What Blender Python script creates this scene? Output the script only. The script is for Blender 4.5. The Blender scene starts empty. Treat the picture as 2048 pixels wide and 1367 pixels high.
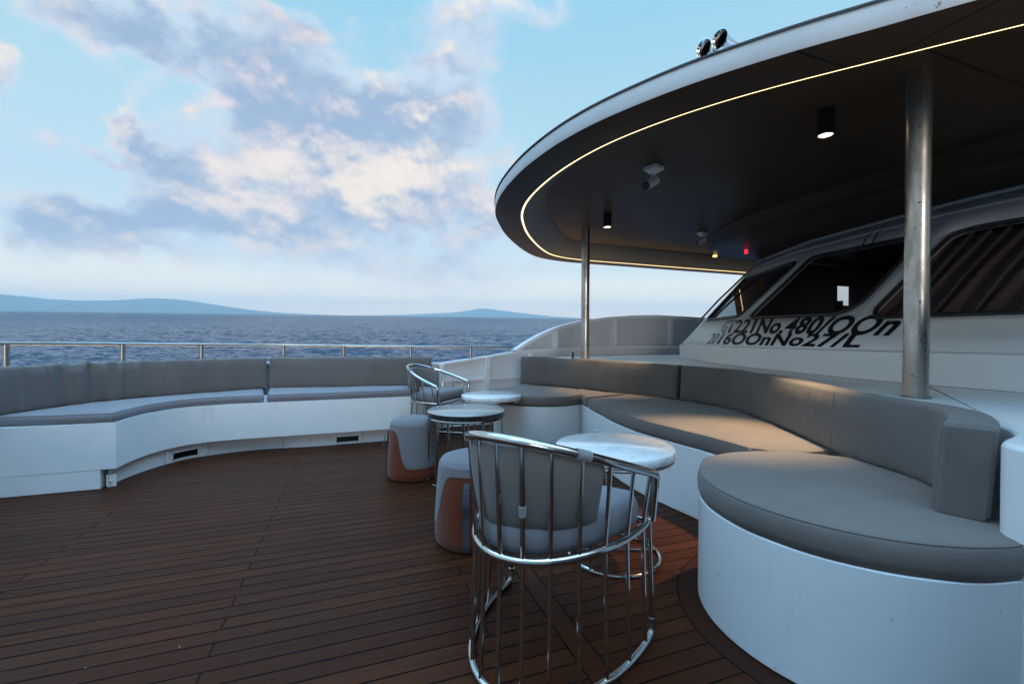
import bpy, bmesh, math, random
import numpy as np
from mathutils import Vector, Matrix
from mathutils.geometry import delaunay_2d_cdt
random.seed(4)
rng = np.random.default_rng(7)
SC = bpy.context.scene
COL = SC.collection
R = math.radians

# ------------------------------------------------------------------ camera, sky, sun, exposure
# boat frame: deck is z = 0, x to the right, y away from the viewer; the boat is pitched a little on the swell at the end
HC = 1.1
PITCH, ROLL = 0.00747, 0.006
cam = bpy.data.cameras.new('camera')
cam.lens, cam.sensor_width, cam.sensor_fit = 15.293, 36, 'HORIZONTAL'
cam.clip_start, cam.clip_end = 0.05, 200000
camo = bpy.data.objects.new('camera', cam)
COL.objects.link(camo)
camo.matrix_world = Matrix.Translation((0, 0, HC)) @ Matrix.Rotation(math.pi / 2 - PITCH, 4, 'X') @ Matrix.Rotation(ROLL, 4, 'Z')
SC.camera = camo

SUN_EL, SUN_AZ = 7.0, 172.0            # degrees; azimuth clockwise from the view direction
SC.view_settings.view_transform = 'Standard'
SC.view_settings.look = 'None'
SC.view_settings.exposure = 0.6
SC.view_settings.gamma = 1.0
SC.cycles.use_denoising = True
SC.cycles.max_bounces = 8
SC.cycles.diffuse_bounces = 4
SC.cycles.glossy_bounces = 4
SC.cycles.transparent_max_bounces = 12
SC.cycles.volume_bounces = 0
SC.cycles.caustics_reflective = False
SC.cycles.caustics_refractive = False
SC.cycles.sample_clamp_indirect = 4


class NT:
    """small helper to write node trees"""
    def __init__(self, tree):
        self.t = tree
        self.n = tree.nodes
        self.l = tree.links

    def node(self, typ, **kw):
        n = self.n.new(typ)
        for k, v in kw.items():
            setattr(n, k, v)
        return n

    def put(self, sock, v):
        if isinstance(v, bpy.types.NodeSocket):
            self.l.new(v, sock)
        elif v is not None:
            if sock.type == 'RGBA' and not isinstance(v, (int, float)) and len(v) == 3:
                v = (*v, 1)
            sock.default_value = v

    def m(self, op, a, b=None, c=None, clamp=False):
        n = self.node('ShaderNodeMath', operation=op, use_clamp=clamp)
        for i, v in enumerate((a, b, c)):
            if v is not None:
                self.put(n.inputs[i], v)
        return n.outputs[0]

    def v(self, op, a, b=None, scale=None):
        n = self.node('ShaderNodeVectorMath', operation=op)
        self.put(n.inputs[0], a)
        if b is not None:
            self.put(n.inputs[1], b)
        if scale is not None:
            self.put(n.inputs['Scale'], scale)
        return n.outputs['Value'] if op in ('DOT_PRODUCT', 'LENGTH', 'DISTANCE') else n.outputs[0]

    def mix(self, f, a, b, mode='MIX'):
        n = self.node('ShaderNodeMix', data_type='RGBA', blend_type=mode)
        self.put(n.inputs[0], f)
        self.put(n.inputs[6], a)
        self.put(n.inputs[7], b)
        return n.outputs[2]

    def noise(self, vec, scale, detail=4, rough=.5, dist=0, dims='3D', typ='FBM'):
        n = self.node('ShaderNodeTexNoise', noise_dimensions=dims)
        if vec is not None:
            self.l.new(vec, n.inputs['Vector'])
        n.inputs['Scale'].default_value = scale
        n.inputs['Detail'].default_value = detail
        n.inputs['Roughness'].default_value = rough
        n.inputs['Distortion'].default_value = dist
        return n.outputs[0]

    def ramp(self, f, stops, interp='LINEAR'):
        n = self.node('ShaderNodeValToRGB')
        n.color_ramp.interpolation = interp
        el = n.color_ramp.elements
        while len(el) > 1:
            el.remove(el[-1])
        for i, (p, c) in enumerate(stops):
            e = el[0] if i == 0 else el.new(p)
            e.position = p
            e.color = (*c, 1) if not isinstance(c, (int, float)) else (c, c, c, 1)
        self.put(n.inputs[0], f)
        return n.outputs[0]

    def smooth(self, x, lo, hi):
        n = self.node('ShaderNodeMapRange', interpolation_type='SMOOTHSTEP')
        self.put(n.inputs[0], x)
        n.inputs[1].default_value, n.inputs[2].default_value = lo, hi
        n.inputs[3].default_value, n.inputs[4].default_value = 0, 1
        return n.outputs[0]

    def sep(self, v):
        n = self.node('ShaderNodeSeparateXYZ')
        self.l.new(v, n.inputs[0])
        return n.outputs

    def comb(self, x, y, z=0.0):
        n = self.node('ShaderNodeCombineXYZ')
        for i, q in enumerate((x, y, z)):
            self.put(n.inputs[i], q)
        return n.outputs[0]


W = bpy.data.worlds.new('World')
SC.world = W
W.use_nodes = True
W.node_tree.nodes.clear()
k = NT(W.node_tree)
tc = k.node('ShaderNodeTexCoord').outputs['Generated']
d = k.v('NORMALIZE', tc)
dx, dy, dz = k.sep(d)
sky = k.node('ShaderNodeTexSky', sky_type='NISHITA', sun_disc=False)
sky.sun_elevation, sky.sun_rotation = R(SUN_EL), R(SUN_AZ)
sky.altitude = 0
sky.air_density, sky.dust_density, sky.ozone_density = 1.0, 0.6, 2.0
az = k.m('MULTIPLY', k.m('ARCTAN2', dx, dy), 57.29578)
el = k.m('MULTIPLY', k.m('ARCSINE', dz), 57.29578)
uv = k.comb(az, el, 0)
# clear sky: blue overhead, pale towards the horizon (values in the units of the physical sky)
clear = k.ramp(k.m('DIVIDE', el, 90.0, clamp=True), [(0, (20.0, 13.5, 6.8)), (.033, (10.6, 9.0, 6.6)), (.067, (6.0, 6.6, 6.6)), (.13, (4.1, 5.55, 6.3)), (.22, (3.5, 5.3, 6.2)), (.36, (2.5, 4.7, 6.1)), (.6, (1.3, 3.3, 5.6)), (1, (1.2, 3.0, 5.4))])
clear = k.mix(.08, clear, k.mix(1.0, sky.outputs[0], (.9, .9, .9), 'MULTIPLY'))
# cloud field: soft masses where the photograph's sky has them, broken up by noise on a flat cloud layer
inv = k.m('DIVIDE', 1.0, k.m('ADD', k.m('MAXIMUM', dz, 0.0), 0.16))
lay = k.comb(k.m('MULTIPLY', dx, inv), k.m('MULTIPLY', dy, inv), 0)
warp = k.noise(d, 5.0, 3, .6)
wv = k.node('ShaderNodeTexNoise')
k.l.new(d, wv.inputs['Vector'])
wv.inputs['Scale'].default_value = 9.0
wv.inputs['Detail'].default_value = 5
wv.inputs['Roughness'].default_value = .6
wcol = k.v('SUBTRACT', wv.outputs['Color'], (.5, .5, .5))
uvw = k.v('ADD', uv, k.v('MULTIPLY', wcol, (13., 8., 0.)))


def blobs(lst):
    tot = None
    for a, e, sa, se, w in lst:
        q = k.v('MULTIPLY', k.v('SUBTRACT', uvw, (a, e, 0)), (1 / sa, 1 / se, 0))
        g = k.m('EXPONENT', k.m('MULTIPLY', k.v('DOT_PRODUCT', q, q), -1.0))
        tot = k.m('MULTIPLY', g, w) if tot is None else k.m('MULTIPLY_ADD', g, w, tot)
    return tot


CLOUDS = [(-44.3, 25.5, 6.5, 2.5, 1.1), (-37.9, 25.9, 4.8, 2.4, 1.0), (-27.6, 29.5, 6.0, 3.3, 1.0), (-30.6, 25.0, 5.2, 2.2, 0.8), (-19.1, 24.4, 8.5, 3.2, 1.3), (-25.7, 20.9, 6.2, 2.5, 0.9), (-10.8, 26.8, 5.5, 4.4, 0.8), (-4.5, 31.0, 5.0, 5.8, 0.7), (3.6, 34.5, 5.0, 1.6, 0.45), (-23.6, 16.1, 11.3, 4.6, 1.4), (-14.4, 14.8, 6.1, 4.3, 1.1), (-40.7, 18.0, 1.8, 2.6, 1.0), (-39.7, 15.2, 2.7, 1.8, 0.8), (-36.2, 14.1, 5.1, 2.7, 0.95), (-46.1, 8.2, 6.0, 2.4, 1.3), (-41.0, 8.5, 4.5, 2.6, 1.0), (-48.3, 6.1, 3.5, 1.5, 0.8), (-41.5, 6.0, 5.1, 1.2, 0.7), (-30.8, 10.9, 8.6, 2.4, 1.0), (-4.3, 12.9, 5.1, 3.6, 1.0), (-19.2, 7.4, 18.7, 4.2, 0.75), (-48.4, 19.6, 1.4, 1.8, 0.6), (-35.1, 21.7, 2.6, 1.5, 0.7), (-38.3, 24.2, 2.4, 1.1, 0.6), (-9.4, 4.0, 11.9, 1.9, 0.6), (-46.5, 4.4, 1.4, 0.3, 0.6), (-8.2, 21.4, 10.0, 3.8, 0.75), (-31.6, 19.8, 3.3, 2.8, 0.7), (-44.6, 14.5, 2.6, 0.6, 0.5), (-49.0, 17.5, 0.8, 2.3, 0.5), (-49.1, 13.3, 0.6, 1.6, 0.5)]
LIT = [(-29.5, 15.7, 4.6, 3.3, 0.9), (-14.4, 16.5, 5.4, 3.9, 1), (-21.4, 16.3, 9.5, 3.8, 0.6), (-41.4, 19.3, 1.3, 0.9, 1), (-17.9, 28.8, 1.4, 1.0, 0.9), (-8.9, 29.6, 2.0, 1.4, 0.9), (-37.9, 24.7, 2.0, 0.9, 0.7), (-35.6, 21.1, 2.5, 1.2, 0.6), (-48.3, 20.1, 1.3, 1.1, 0.7), (-3.7, 14.8, 3.5, 2.4, 0.8), (-27.9, 7.9, 7.6, 1.2, 0.6), (-11.3, 3.0, 12.4, 1.1, 0.45), (-39.9, 7.2, 1.1, 0.6, 0.5), (-41.9, 16.9, 1.4, 1.7, 0.35)]
nz = k.noise(k.v('MULTIPLY', d, (1, 1, 1.5)), 9.0, 8, .55, .25)
nz2 = k.noise(k.v('MULTIPLY', k.v('ADD', d, (.018, -.01, .03)), (1, 1, 1.5)), 9.0, 8, .55, .25)
def billow(vec):
    q = k.node('ShaderNodeTexVoronoi', feature='F1', normalize=True)
    k.l.new(vec, q.inputs['Vector'])
    q.inputs['Scale'].default_value = 15.0
    q.inputs['Detail'].default_value = 3.0
    q.inputs['Roughness'].default_value = .55
    q.inputs['Lacunarity'].default_value = 2.1
    return k.m('SUBTRACT', 1.0, k.m('MULTIPLY', q.outputs['Distance'], 2.0))


dw = k.v('ADD', k.v('MULTIPLY', d, (1, 1, 1.35)), k.v('SCALE', wcol, scale=.045))
bil = billow(dw)
bil2 = billow(k.v('ADD', dw, (.006, -.004, .016)))
nzf = k.noise(k.v('MULTIPLY', d, (1, 1, 1.4)), 34.0, 6, .6, .2)
nzm = k.noise(k.v('MULTIPLY', k.v('ADD', d, (.3, .1, .7)), (1, 1, 1.8)), 13.0, 6, .6, .35)
behind = k.smooth(k.m('ABSOLUTE', az), 50, 75)            # the rest of the sky, out of frame: broken cloud everywhere
bb = k.m('MULTIPLY', behind, k.m('MULTIPLY', k.smooth(k.noise(lay, 1.6, 3, .5), .42, .62), .9))
hi = k.m('MULTIPLY', k.smooth(el, 36, 48), k.smooth(k.noise(lay, 2.2, 3, .5), .42, .62))
cl = k.m('ADD', k.m('MAXIMUM', k.m('ADD', bb, hi), k.m('MULTIPLY', blobs(CLOUDS), 1.12)), k.m('MULTIPLY_ADD', k.m('SUBTRACT', nz, .5), 1.5, k.m('MULTIPLY_ADD', k.m('SUBTRACT', nzf, .5), .3, k.m('MULTIPLY', k.m('SUBTRACT', bil, .40), .5))))
mask = k.m('MULTIPLY', k.smooth(cl, .18, .92), k.smooth(el, -.2, 3.5))
lit = k.m('ADD', k.m('MULTIPLY', blobs(LIT), .88), k.m('MULTIPLY', k.m('SUBTRACT', nz, nz2), 2.5))
lit = k.m('ADD', lit, k.m('MULTIPLY', k.m('SUBTRACT', bil, bil2), 1.1))
lit = k.m('ADD', lit, k.m('MULTIPLY', behind, .55))
lit = k.m('MULTIPLY', k.smooth(k.m('ADD', lit, k.m('MULTIPLY', k.m('SUBTRACT', nzm, .5), .9)), -.2, 1.2), 1.0)
thick = k.smooth(k.m('ADD', cl, k.m('MULTIPLY', k.m('SUBTRACT', nzm, .5), 1.6)), .55, 1.5)
shade_c = k.mix(thick, (4.35, 5.1, 5.95), (2.35, 3.05, 4.45))
lit_c = k.mix(k.smooth(k.noise(d, 6.0, 2, .5), .35, .65), (6.4, 5.4, 5.2), (7.2, 6.2, 5.2))
ccol = k.mix(lit, shade_c, lit_c)
ccol = k.mix(k.smooth(el, 8, 0), ccol, (10.6, 8.6, 6.5))
full = k.mix(k.m('MULTIPLY', mask, .90), clear, ccol)
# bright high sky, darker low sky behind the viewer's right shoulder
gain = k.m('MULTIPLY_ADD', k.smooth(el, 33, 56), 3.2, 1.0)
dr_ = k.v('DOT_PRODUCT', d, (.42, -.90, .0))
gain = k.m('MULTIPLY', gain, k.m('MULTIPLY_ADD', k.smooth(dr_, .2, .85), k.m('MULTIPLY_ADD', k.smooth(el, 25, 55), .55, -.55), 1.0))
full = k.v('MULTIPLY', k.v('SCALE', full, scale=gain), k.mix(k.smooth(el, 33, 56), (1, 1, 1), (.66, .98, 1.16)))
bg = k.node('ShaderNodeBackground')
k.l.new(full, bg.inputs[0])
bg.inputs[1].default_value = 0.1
wo = k.node('ShaderNodeOutputWorld')
k.l.new(bg.outputs[0], wo.inputs[0])
W.cycles.sampling_method = 'MANUAL'
W.cycles.sample_map_resolution = 512

sun = bpy.data.lights.new('sun', 'SUN')
sun.energy, sun.angle, sun.color = 0.9, R(20), (1.0, .97, .94)
suno = bpy.data.objects.new('sun', sun)
COL.objects.link(suno)
sd = Vector((math.sin(R(SUN_AZ)) * math.cos(R(SUN_EL)), math.cos(R(SUN_AZ)) * math.cos(R(SUN_EL)), math.sin(R(SUN_EL))))
suno.rotation_euler = sd.to_track_quat('Z', 'Y').to_euler()

# ------------------------------------------------------------------ materials
ANG = math.atan2(.342, .94)


def mat(name, base, rough=.5, metal=0.0, spec=.5):
    m_ = bpy.data.materials.new(name)
    m_.use_nodes = True
    h = NT(m_.node_tree)
    b = m_.node_tree.nodes['Principled BSDF']
    b.inputs['Base Color'].default_value = (*base, 1)
    b.inputs['Roughness'].default_value = rough
    b.inputs['Metallic'].default_value = metal
    b.inputs['Specular IOR Level'].default_value = spec
    return m_, h, b


def bump(h, b, height, strength=.3, dist=.01):
    n = h.node('ShaderNodeBump')
    n.inputs['Strength'].default_value = strength
    n.inputs['Distance'].default_value = dist
    h.put(n.inputs['Height'], height)
    h.l.new(n.outputs[0], b.inputs['Normal'])
    return n


def objco(h):
    return h.node('ShaderNodeTexCoord').outputs['Object']


def paint(name, base, dirt=.5, rough=.38):
    m_, h, b = mat(name, base, rough)
    o = objco(h)
    n1 = h.noise(o, 2.3, 5, .6)
    n2 = h.noise(h.v('MULTIPLY', o, (9, 9, 1.4)), 1.0, 6, .7)
    n3 = h.noise(o, 26, 3, .6)
    c = h.mix(h.m('MULTIPLY', h.smooth(n1, .35, .75), .35 * dirt), base, tuple(x * .86 for x in base))
    c = h.mix(h.m('MULTIPLY', h.smooth(n2, .6, .78), .3 * dirt), c, (.42, .39, .33))
    c = h.mix(h.m('MULTIPLY', h.smooth(n3, .70, .74), .45 * dirt), c, (.25, .22, .18))
    h.l.new(c, b.inputs['Base Color'])
    h.l.new(h.ramp(n1, [(.3, rough - .06), (.7, rough + .14)]), b.inputs['Roughness'])
    bump(h, b, h.m('ADD', h.noise(o, 5, 3, .5), h.m('MULTIPLY', h.noise(o, 240, 2, .5), .06)), .25, .012)
    return m_


M_WHITE = paint('white_paint', (.79, .80, .81), 1.0)
M_WHITE2 = paint('white_hull_paint', (.74, .75, .76), .9, .45)
M_GREYP = paint('grey_white_paint', (.60, .61, .62), .8, .42)
M_WHEEL = paint('wheelhouse_paint', (.80, .81, .82), .7, .4)
M_DIM = mat('shaded_grey_paint', (.16, .17, .19), .5)[0]  # bulwark grey made darker so the unseen near side bounces less light
M_TOP = paint('cabin_top_paint', (.72, .72, .71), 1.1, .3)
M_CLEAN = paint('clean_white_paint', (.82, .82, .82), .25, .35)
M_FASCIA = paint('canopy_edge_paint', (.60, .63, .65), 2.4, .4)
M_DARK = mat('black_rubber', (.012, .012, .013), .5)[0]
M_BLACK = mat('black_metal', (.010, .010, .011), .35)[0]
M_LETTER = mat('black_lettering', (.012, .012, .014), .42)[0]
M_SEAM = mat('sealant', (.05, .05, .055), .6)[0]


def fabric(name, base, wr=.6, sc=1.0):
    m_, h, b = mat(name, base, .93, 0, .2)
    o = objco(h)
    n = h.noise(o, 3.0 * sc, 5, .6)
    f = h.noise(o, 420, 2, .5)
    c = h.mix(h.smooth(n, .3, .75), tuple(x * .90 for x in base), tuple(min(1, x * 1.08) for x in base))
    c = h.mix(h.m('MULTIPLY', h.smooth(h.noise(o, 1.3, 4, .6), .55, .8), .25), c, tuple(x * .72 for x in base))
    c = h.mix(h.m('MULTIPLY', f, .25), c, tuple(x * .8 for x in base))
    h.l.new(c, b.inputs['Base Color'])
    b.inputs['Sheen Weight'].default_value = .18
    b.inputs['Sheen Roughness'].default_value = .5
    wrk = h.noise(h.v('MULTIPLY', o, (1.0, 1.0, .55)), 7 * sc, 4, .55, .8)
    bump(h, b, h.m('ADD', h.m('MULTIPLY', wrk, wr), h.m('MULTIPLY', f, .03)), .85, .014)
    return m_


M_FAB = fabric('grey_fabric', (.172, .148, .134))
M_FABB = fabric('grey_fabric_backrest', (.140, .126, .118), .35)
M_SEAT = fabric('pale_grey_fabric', (.205, .195, .208), .35)
M_POUF = fabric('pouf_grey_fabric', (.19, .18, .19), .25)
M_ORANGE = fabric('orange_fabric', (.15, .031, .010), .2)
M_STRAP = fabric('dark_strap_fabric', (.06, .06, .07), .1)
M_TAB = fabric('pale_strap_fabric', (.20, .20, .20), .1)


def steel(name, base=(.60, .59, .57), rough=.16, wear=.4, brushed=False):
    m_, h, b = mat(name, base, rough, 1.0)
    o = objco(h)
    n = h.noise(h.v('MULTIPLY', o, (3, 3, .8) if brushed else (4, 4, 4)), 3.0, 6, .65)
    n2 = h.noise(o, 60, 3, .6)
    c = h.mix(h.m('MULTIPLY', h.smooth(n, .4, .72), min(wear, 1.0)), base, (.30, .26, .22))
    c = h.mix(h.m('MULTIPLY', h.smooth(n2, .64, .70), min(1, wear * .8)), c, (.12, .085, .06))
    h.l.new(c, b.inputs['Base Color'])
    h.l.new(h.ramp(n, [(.3, rough), (.75, rough + .22 * wear + .05)]), b.inputs['Roughness'])
    return m_


M_CHROME = steel('polished_steel', (.62, .61, .60), .09, .12)
M_RAIL = steel('rail_steel', (.42, .40, .37), .25, .8)
M_POLE = steel('weathered_steel', (.52, .47, .42), .17, 1.5, True)


def teak():
    m_, h, b = mat('teak_planks', (.1, .05, .03), .6)
    o = objco(h)
    x, y, z = h.sep(o)
    a = h.m('ADD', h.m('MULTIPLY', x, .94), h.m('MULTIPLY', y, .342))
    bb = h.m('ADD', h.m('MULTIPLY', x, -.342), h.m('MULTIPLY', y, .94))
    pw = .0745
    v = h.m('DIVIDE', h.m('ADD', bb, 20.0), pw)
    row = h.m('FLOOR', v)
    fr = h.m('SUBTRACT', v, row)
    # king plank across the run, then planks restart on its other side
    king = h.m('MULTIPLY', h.m('GREATER_THAN', a, .722), h.m('LESS_THAN', a, .806))
    kd = h.m('MINIMUM', h.m('ABSOLUTE', h.m('SUBTRACT', a, .722)), h.m('ABSOLUTE', h.m('SUBTRACT', a, .806)))
    par = h.m('MODULO', row, 2.0)
    al = h.m('ADD', h.m('DIVIDE', h.m('ADD', a, .467 + 18.88), 1.888), h.m('MULTIPLY', par, .5))
    bl = h.m('FLOOR', al)
    fa = h.m('SUBTRACT', al, bl)
    ed = h.m('MINIMUM', fr, h.m('SUBTRACT', 1.0, fr))
    wob = h.m('MULTIPLY', h.m('SUBTRACT', h.noise(o, 3.5, 3, .6), .5), .05)
    seam = h.m('SUBTRACT', 1.0, h.smooth(h.m('ADD', ed, wob), .03, .06))
    eda = h.m('MULTIPLY', h.m('MINIMUM', fa, h.m('SUBTRACT', 1.0, fa)), 1.888 / pw)
    butt = h.m('SUBTRACT', 1.0, h.smooth(eda, .03, .07))
    lines = h.m('MULTIPLY', h.m('MAXIMUM', seam, h.m('MULTIPLY', butt, .75)), h.m('SUBTRACT', 1.0, king))
    lines = h.m('MAXIMUM', lines, h.m('SUBTRACT', 1.0, h.smooth(kd, .002, .0045)))
    wn = h.node('ShaderNodeTexWhiteNoise', noise_dimensions='2D')
    h.l.new(h.comb(row, h.m('ADD', bl, h.m('MULTIPLY', king, 77.0))), wn.inputs['Vector'])
    rv = wn.outputs['Value']
    ga = h.comb(h.m('MULTIPLY', a, 2.0), h.m('MULTIPLY', bb, 46.0), h.m('MULTIPLY', rv, 30.0))
    grain = h.noise(ga, 1.0, 6, .65, .4)
    blot = h.noise(o, 1.5, 5, .62)
    blot2 = h.noise(o, 9.0, 4, .6)
    c = h.mix(rv, (.050, .0138, .0056), (.072, .0212, .0078))
    c = h.mix(h.m('MULTIPLY', h.smooth(grain, .35, .75), .55), c, (.024, .0095, .0058))
    c = h.mix(h.m('MULTIPLY', h.smooth(blot, .42, .72), .55), c, (.034, .0155, .0095))
    c = h.mix(h.m('MULTIPLY', h.smooth(blot2, .60, .76), .6), c, (.014, .007, .005))
    c = h.mix(h.smooth(h.noise(o, 38, 2, .5), .775, .80), c, (.24, .23, .22))
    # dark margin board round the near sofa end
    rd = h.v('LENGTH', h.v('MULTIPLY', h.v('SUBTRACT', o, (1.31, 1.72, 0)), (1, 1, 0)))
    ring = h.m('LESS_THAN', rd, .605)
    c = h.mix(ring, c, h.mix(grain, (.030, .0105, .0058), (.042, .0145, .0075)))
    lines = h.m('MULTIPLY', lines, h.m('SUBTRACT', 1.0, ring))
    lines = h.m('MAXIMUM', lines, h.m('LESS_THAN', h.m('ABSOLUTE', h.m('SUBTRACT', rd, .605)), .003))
    c = h.mix(lines, c, (.004, .0035, .0035))
    h.l.new(c, b.inputs['Base Color'])
    h.l.new(h.m('ADD', h.ramp(grain, [(.3, .36), (.75, .56)]), h.m('MULTIPLY', lines, .3)), b.inputs['Roughness'])
    b.inputs['Specular IOR Level'].default_value = .07
    bump(h, b, h.m('ADD', h.m('MULTIPLY', lines, -1.0), h.m('ADD', h.m('MULTIPLY', grain, .25), h.m('MULTIPLY', rv, .2))), .5, .004)
    return m_


M_TEAK = teak()


def marble(name, base, vein, rough=.12, amt=.8):
    m_, h, b = mat(name, base, rough)
    o = objco(h)
    wv_ = h.noise(h.v('MULTIPLY', o, (1.0, 2.6, 1)), 3.2, 7, .6, 1.4)
    ve = h.m('SUBTRACT', 1.0, h.smooth(h.m('ABSOLUTE', h.m('SUBTRACT', wv_, .5)), .0, .035))
    c = h.mix(h.m('MULTIPLY', ve, amt * .6), base, vein)
    c = h.mix(h.m('MULTIPLY', h.smooth(h.noise(o, 2.4, 4, .6), .5, .8), .35), c, vein)
    h.l.new(c, b.inputs['Base Color'])
    return m_


M_MARB = marble('white_marble', (.80, .80, .80), (.45, .45, .47))
M_MARBD = marble('dark_marble', (.34, .32, .30), (.48, .46, .43), .16, .6)
M_MARBE = marble('dark_marble_edge', (.014, .013, .013), (.05, .05, .05), .2, .6)


def ceiling():
    m_, h, b = mat('ceiling_panel', (.05, .043, .037), .45, 0, .10)
    o = objco(h)
    x, y, z = h.sep(o)
    a = h.m('ADD', h.m('MULTIPLY', x, .94), h.m('MULTIPLY', y, .342))
    bb = h.m('ADD', h.m('MULTIPLY', x, -.342), h.m('MULTIPLY', y, .94))

    def ln(q, off, per):
        f = h.m('FRACT', h.m('DIVIDE', h.m('ADD', q, off), per))
        return h.m('LESS_THAN', h.m('MULTIPLY', h.m('MINIMUM', f, h.m('SUBTRACT', 1.0, f)), per), .0055)
    l_ = h.m('MAXIMUM', ln(a, 20 - 2.55, 1.22), ln(bb, 20 - 1.75, 2.44))
    n = h.noise(o, 1.3, 4, .6)
    c = h.mix(n, (.046, .032, .022), (.066, .046, .032))
    c = h.mix(l_, c, (.012, .01, .01))
    h.l.new(c, b.inputs['Base Color'])
    h.l.new(h.ramp(n, [(.3, .3), (.7, .45)]), b.inputs['Roughness'])
    bump(h, b, h.noise(o, .8, 1, .5), .06, .05)
    return m_


M_CEIL = ceiling()
M_COVE = mat('cove_panel', (.13, .125, .12), .4, 0, .2)[0]


def emit(name, colr, s):
    m_ = bpy.data.materials.new(name)
    m_.use_nodes = True
    h = NT(m_.node_tree)
    h.n.clear()
    e = h.node('ShaderNodeEmission')
    e.inputs[0].default_value = (*colr, 1)
    e.inputs[1].default_value = s
    oo = h.node('ShaderNodeOutputMaterial')
    h.l.new(e.outputs[0], oo.inputs[0])
    return m_


M_LED = emit('warm_led', (1.0, .74, .36), 2.1)
M_BULB = emit('warm_bulb', (1.0, .80, .52), 8.0)
M_RED = emit('red_lamp', (1.0, .03, .08), .9)


def glass():
    m_ = bpy.data.materials.new('tinted_glass')
    m_.use_nodes = True
    h = NT(m_.node_tree)
    h.n.clear()
    t = h.node('ShaderNodeBsdfTransparent')
    t.inputs[0].default_value = (.72, .72, .74, 1)
    g = h.node('ShaderNodeBsdfGlossy')
    g.inputs[0].default_value = (.8, .8, .82, 1)
    g.inputs[1].default_value = .02
    ge = h.node('ShaderNodeNewGeometry')
    cs_ = h.m('ABSOLUTE', h.v('DOT_PRODUCT', ge.outputs['Normal'], ge.outputs['Incoming']))
    fr = h.m('MULTIPLY_ADD', h.m('POWER', h.m('SUBTRACT', 1.0, cs_), 5.0), .95, .045)
    mx = h.node('ShaderNodeMixShader')
    h.l.new(fr, mx.inputs[0])
    h.l.new(t.outputs[0], mx.inputs[1])
    h.l.new(g.outputs[0], mx.inputs[2])
    oo = h.node('ShaderNodeOutputMaterial')
    h.l.new(mx.outputs[0], oo.inputs[0])
    return m_


M_GLASS = glass()
M_INT = mat('cabin_interior', (.030, .020, .016), .7)[0]
M_CURT = fabric('curtain_fabric', (.15, .105, .092), .2)


def seamat():
    m_, h, b = mat('sea_water', (.012, .032, .070), .08, 0, .36)
    o = objco(h)
    b.inputs['IOR'].default_value = 1.33
    big = h.noise(h.v('MULTIPLY', o, (1, .55, 1)), .06, 4, .6)
    n1 = h.noise(h.v('MULTIPLY', o, (1.0, .7, 1)), .45, 8, .66, .4)
    n2 = h.noise(h.v('MULTIPLY', o, (1.0, .8, 1)), .09, 5, .6, .3)
    sl = None
    for sc_, wt in ((.03, .14), (.13, .26), (.5, .44), (1.5, .46), (4.0, .32)):
        tn = h.node('ShaderNodeTexNoise')
        h.l.new(h.v('MULTIPLY', o, (.62, 1.0, 1)), tn.inputs['Vector'])
        tn.inputs['Scale'].default_value = sc_
        tn.inputs['Detail'].default_value = 2
        tn.inputs['Distortion'].default_value = .3
        q = h.v('SCALE', h.v('SUBTRACT', tn.outputs['Color'], (.5, .5, .5)), scale=wt)
        sl = q if sl is None else h.v('ADD', sl, q)
    sl = h.v('MULTIPLY', sl, (2.0, 2.3, 0))
    geo = h.node('ShaderNodeNewGeometry')
    nn = h.v('NORMALIZE', h.v('ADD', geo.outputs['Normal'], sl))
    fr = h.node('ShaderNodeFresnel')
    fr.inputs[0].default_value = 1.33
    h.l.new(nn, fr.inputs['Normal'])
    gl = h.node('ShaderNodeBsdfGlossy')
    gl.inputs[0].default_value = (.66, .72, .80, 1)
    gl.inputs[1].default_value = .07
    h.l.new(nn, gl.inputs['Normal'])
    mx = h.node('ShaderNodeMixShader')
    h.l.new(h.m('MINIMUM', fr.outputs[0], .62), mx.inputs[0])     # wave backs hide the most grazing facets
    h.l.new(b.outputs[0], mx.inputs[1])
    h.l.new(gl.outputs[0], mx.inputs[2])
    b.inputs['Specular IOR Level'].default_value = 0
    b.inputs['Roughness'].default_value = 1
    out = [n_ for n_ in h.n if n_.type == 'OUTPUT_MATERIAL'][0]
    h.l.new(mx.outputs[0], out.inputs[0])
    h.l.new(h.mix(big, (.009, .026, .052), (.014, .040, .074)), b.inputs['Base Color'])
    return m_


M_SEA = seamat()


def hillmat():
    m_, h, b = mat('forested_hill', (.05, .07, .05), .9)
    o = objco(h)
    h.l.new(h.mix(h.noise(o, .002, 6, .6), (.03, .05, .03), (.08, .09, .06)), b.inputs['Base Color'])
    return m_


M_HILL = hillmat()

# ------------------------------------------------------------------ mesh helpers


def ab(a, b):
    """ship axes (a aft, b across) to x, y"""
    return (.94 * a - .342 * b, .342 * a + .94 * b)


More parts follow.
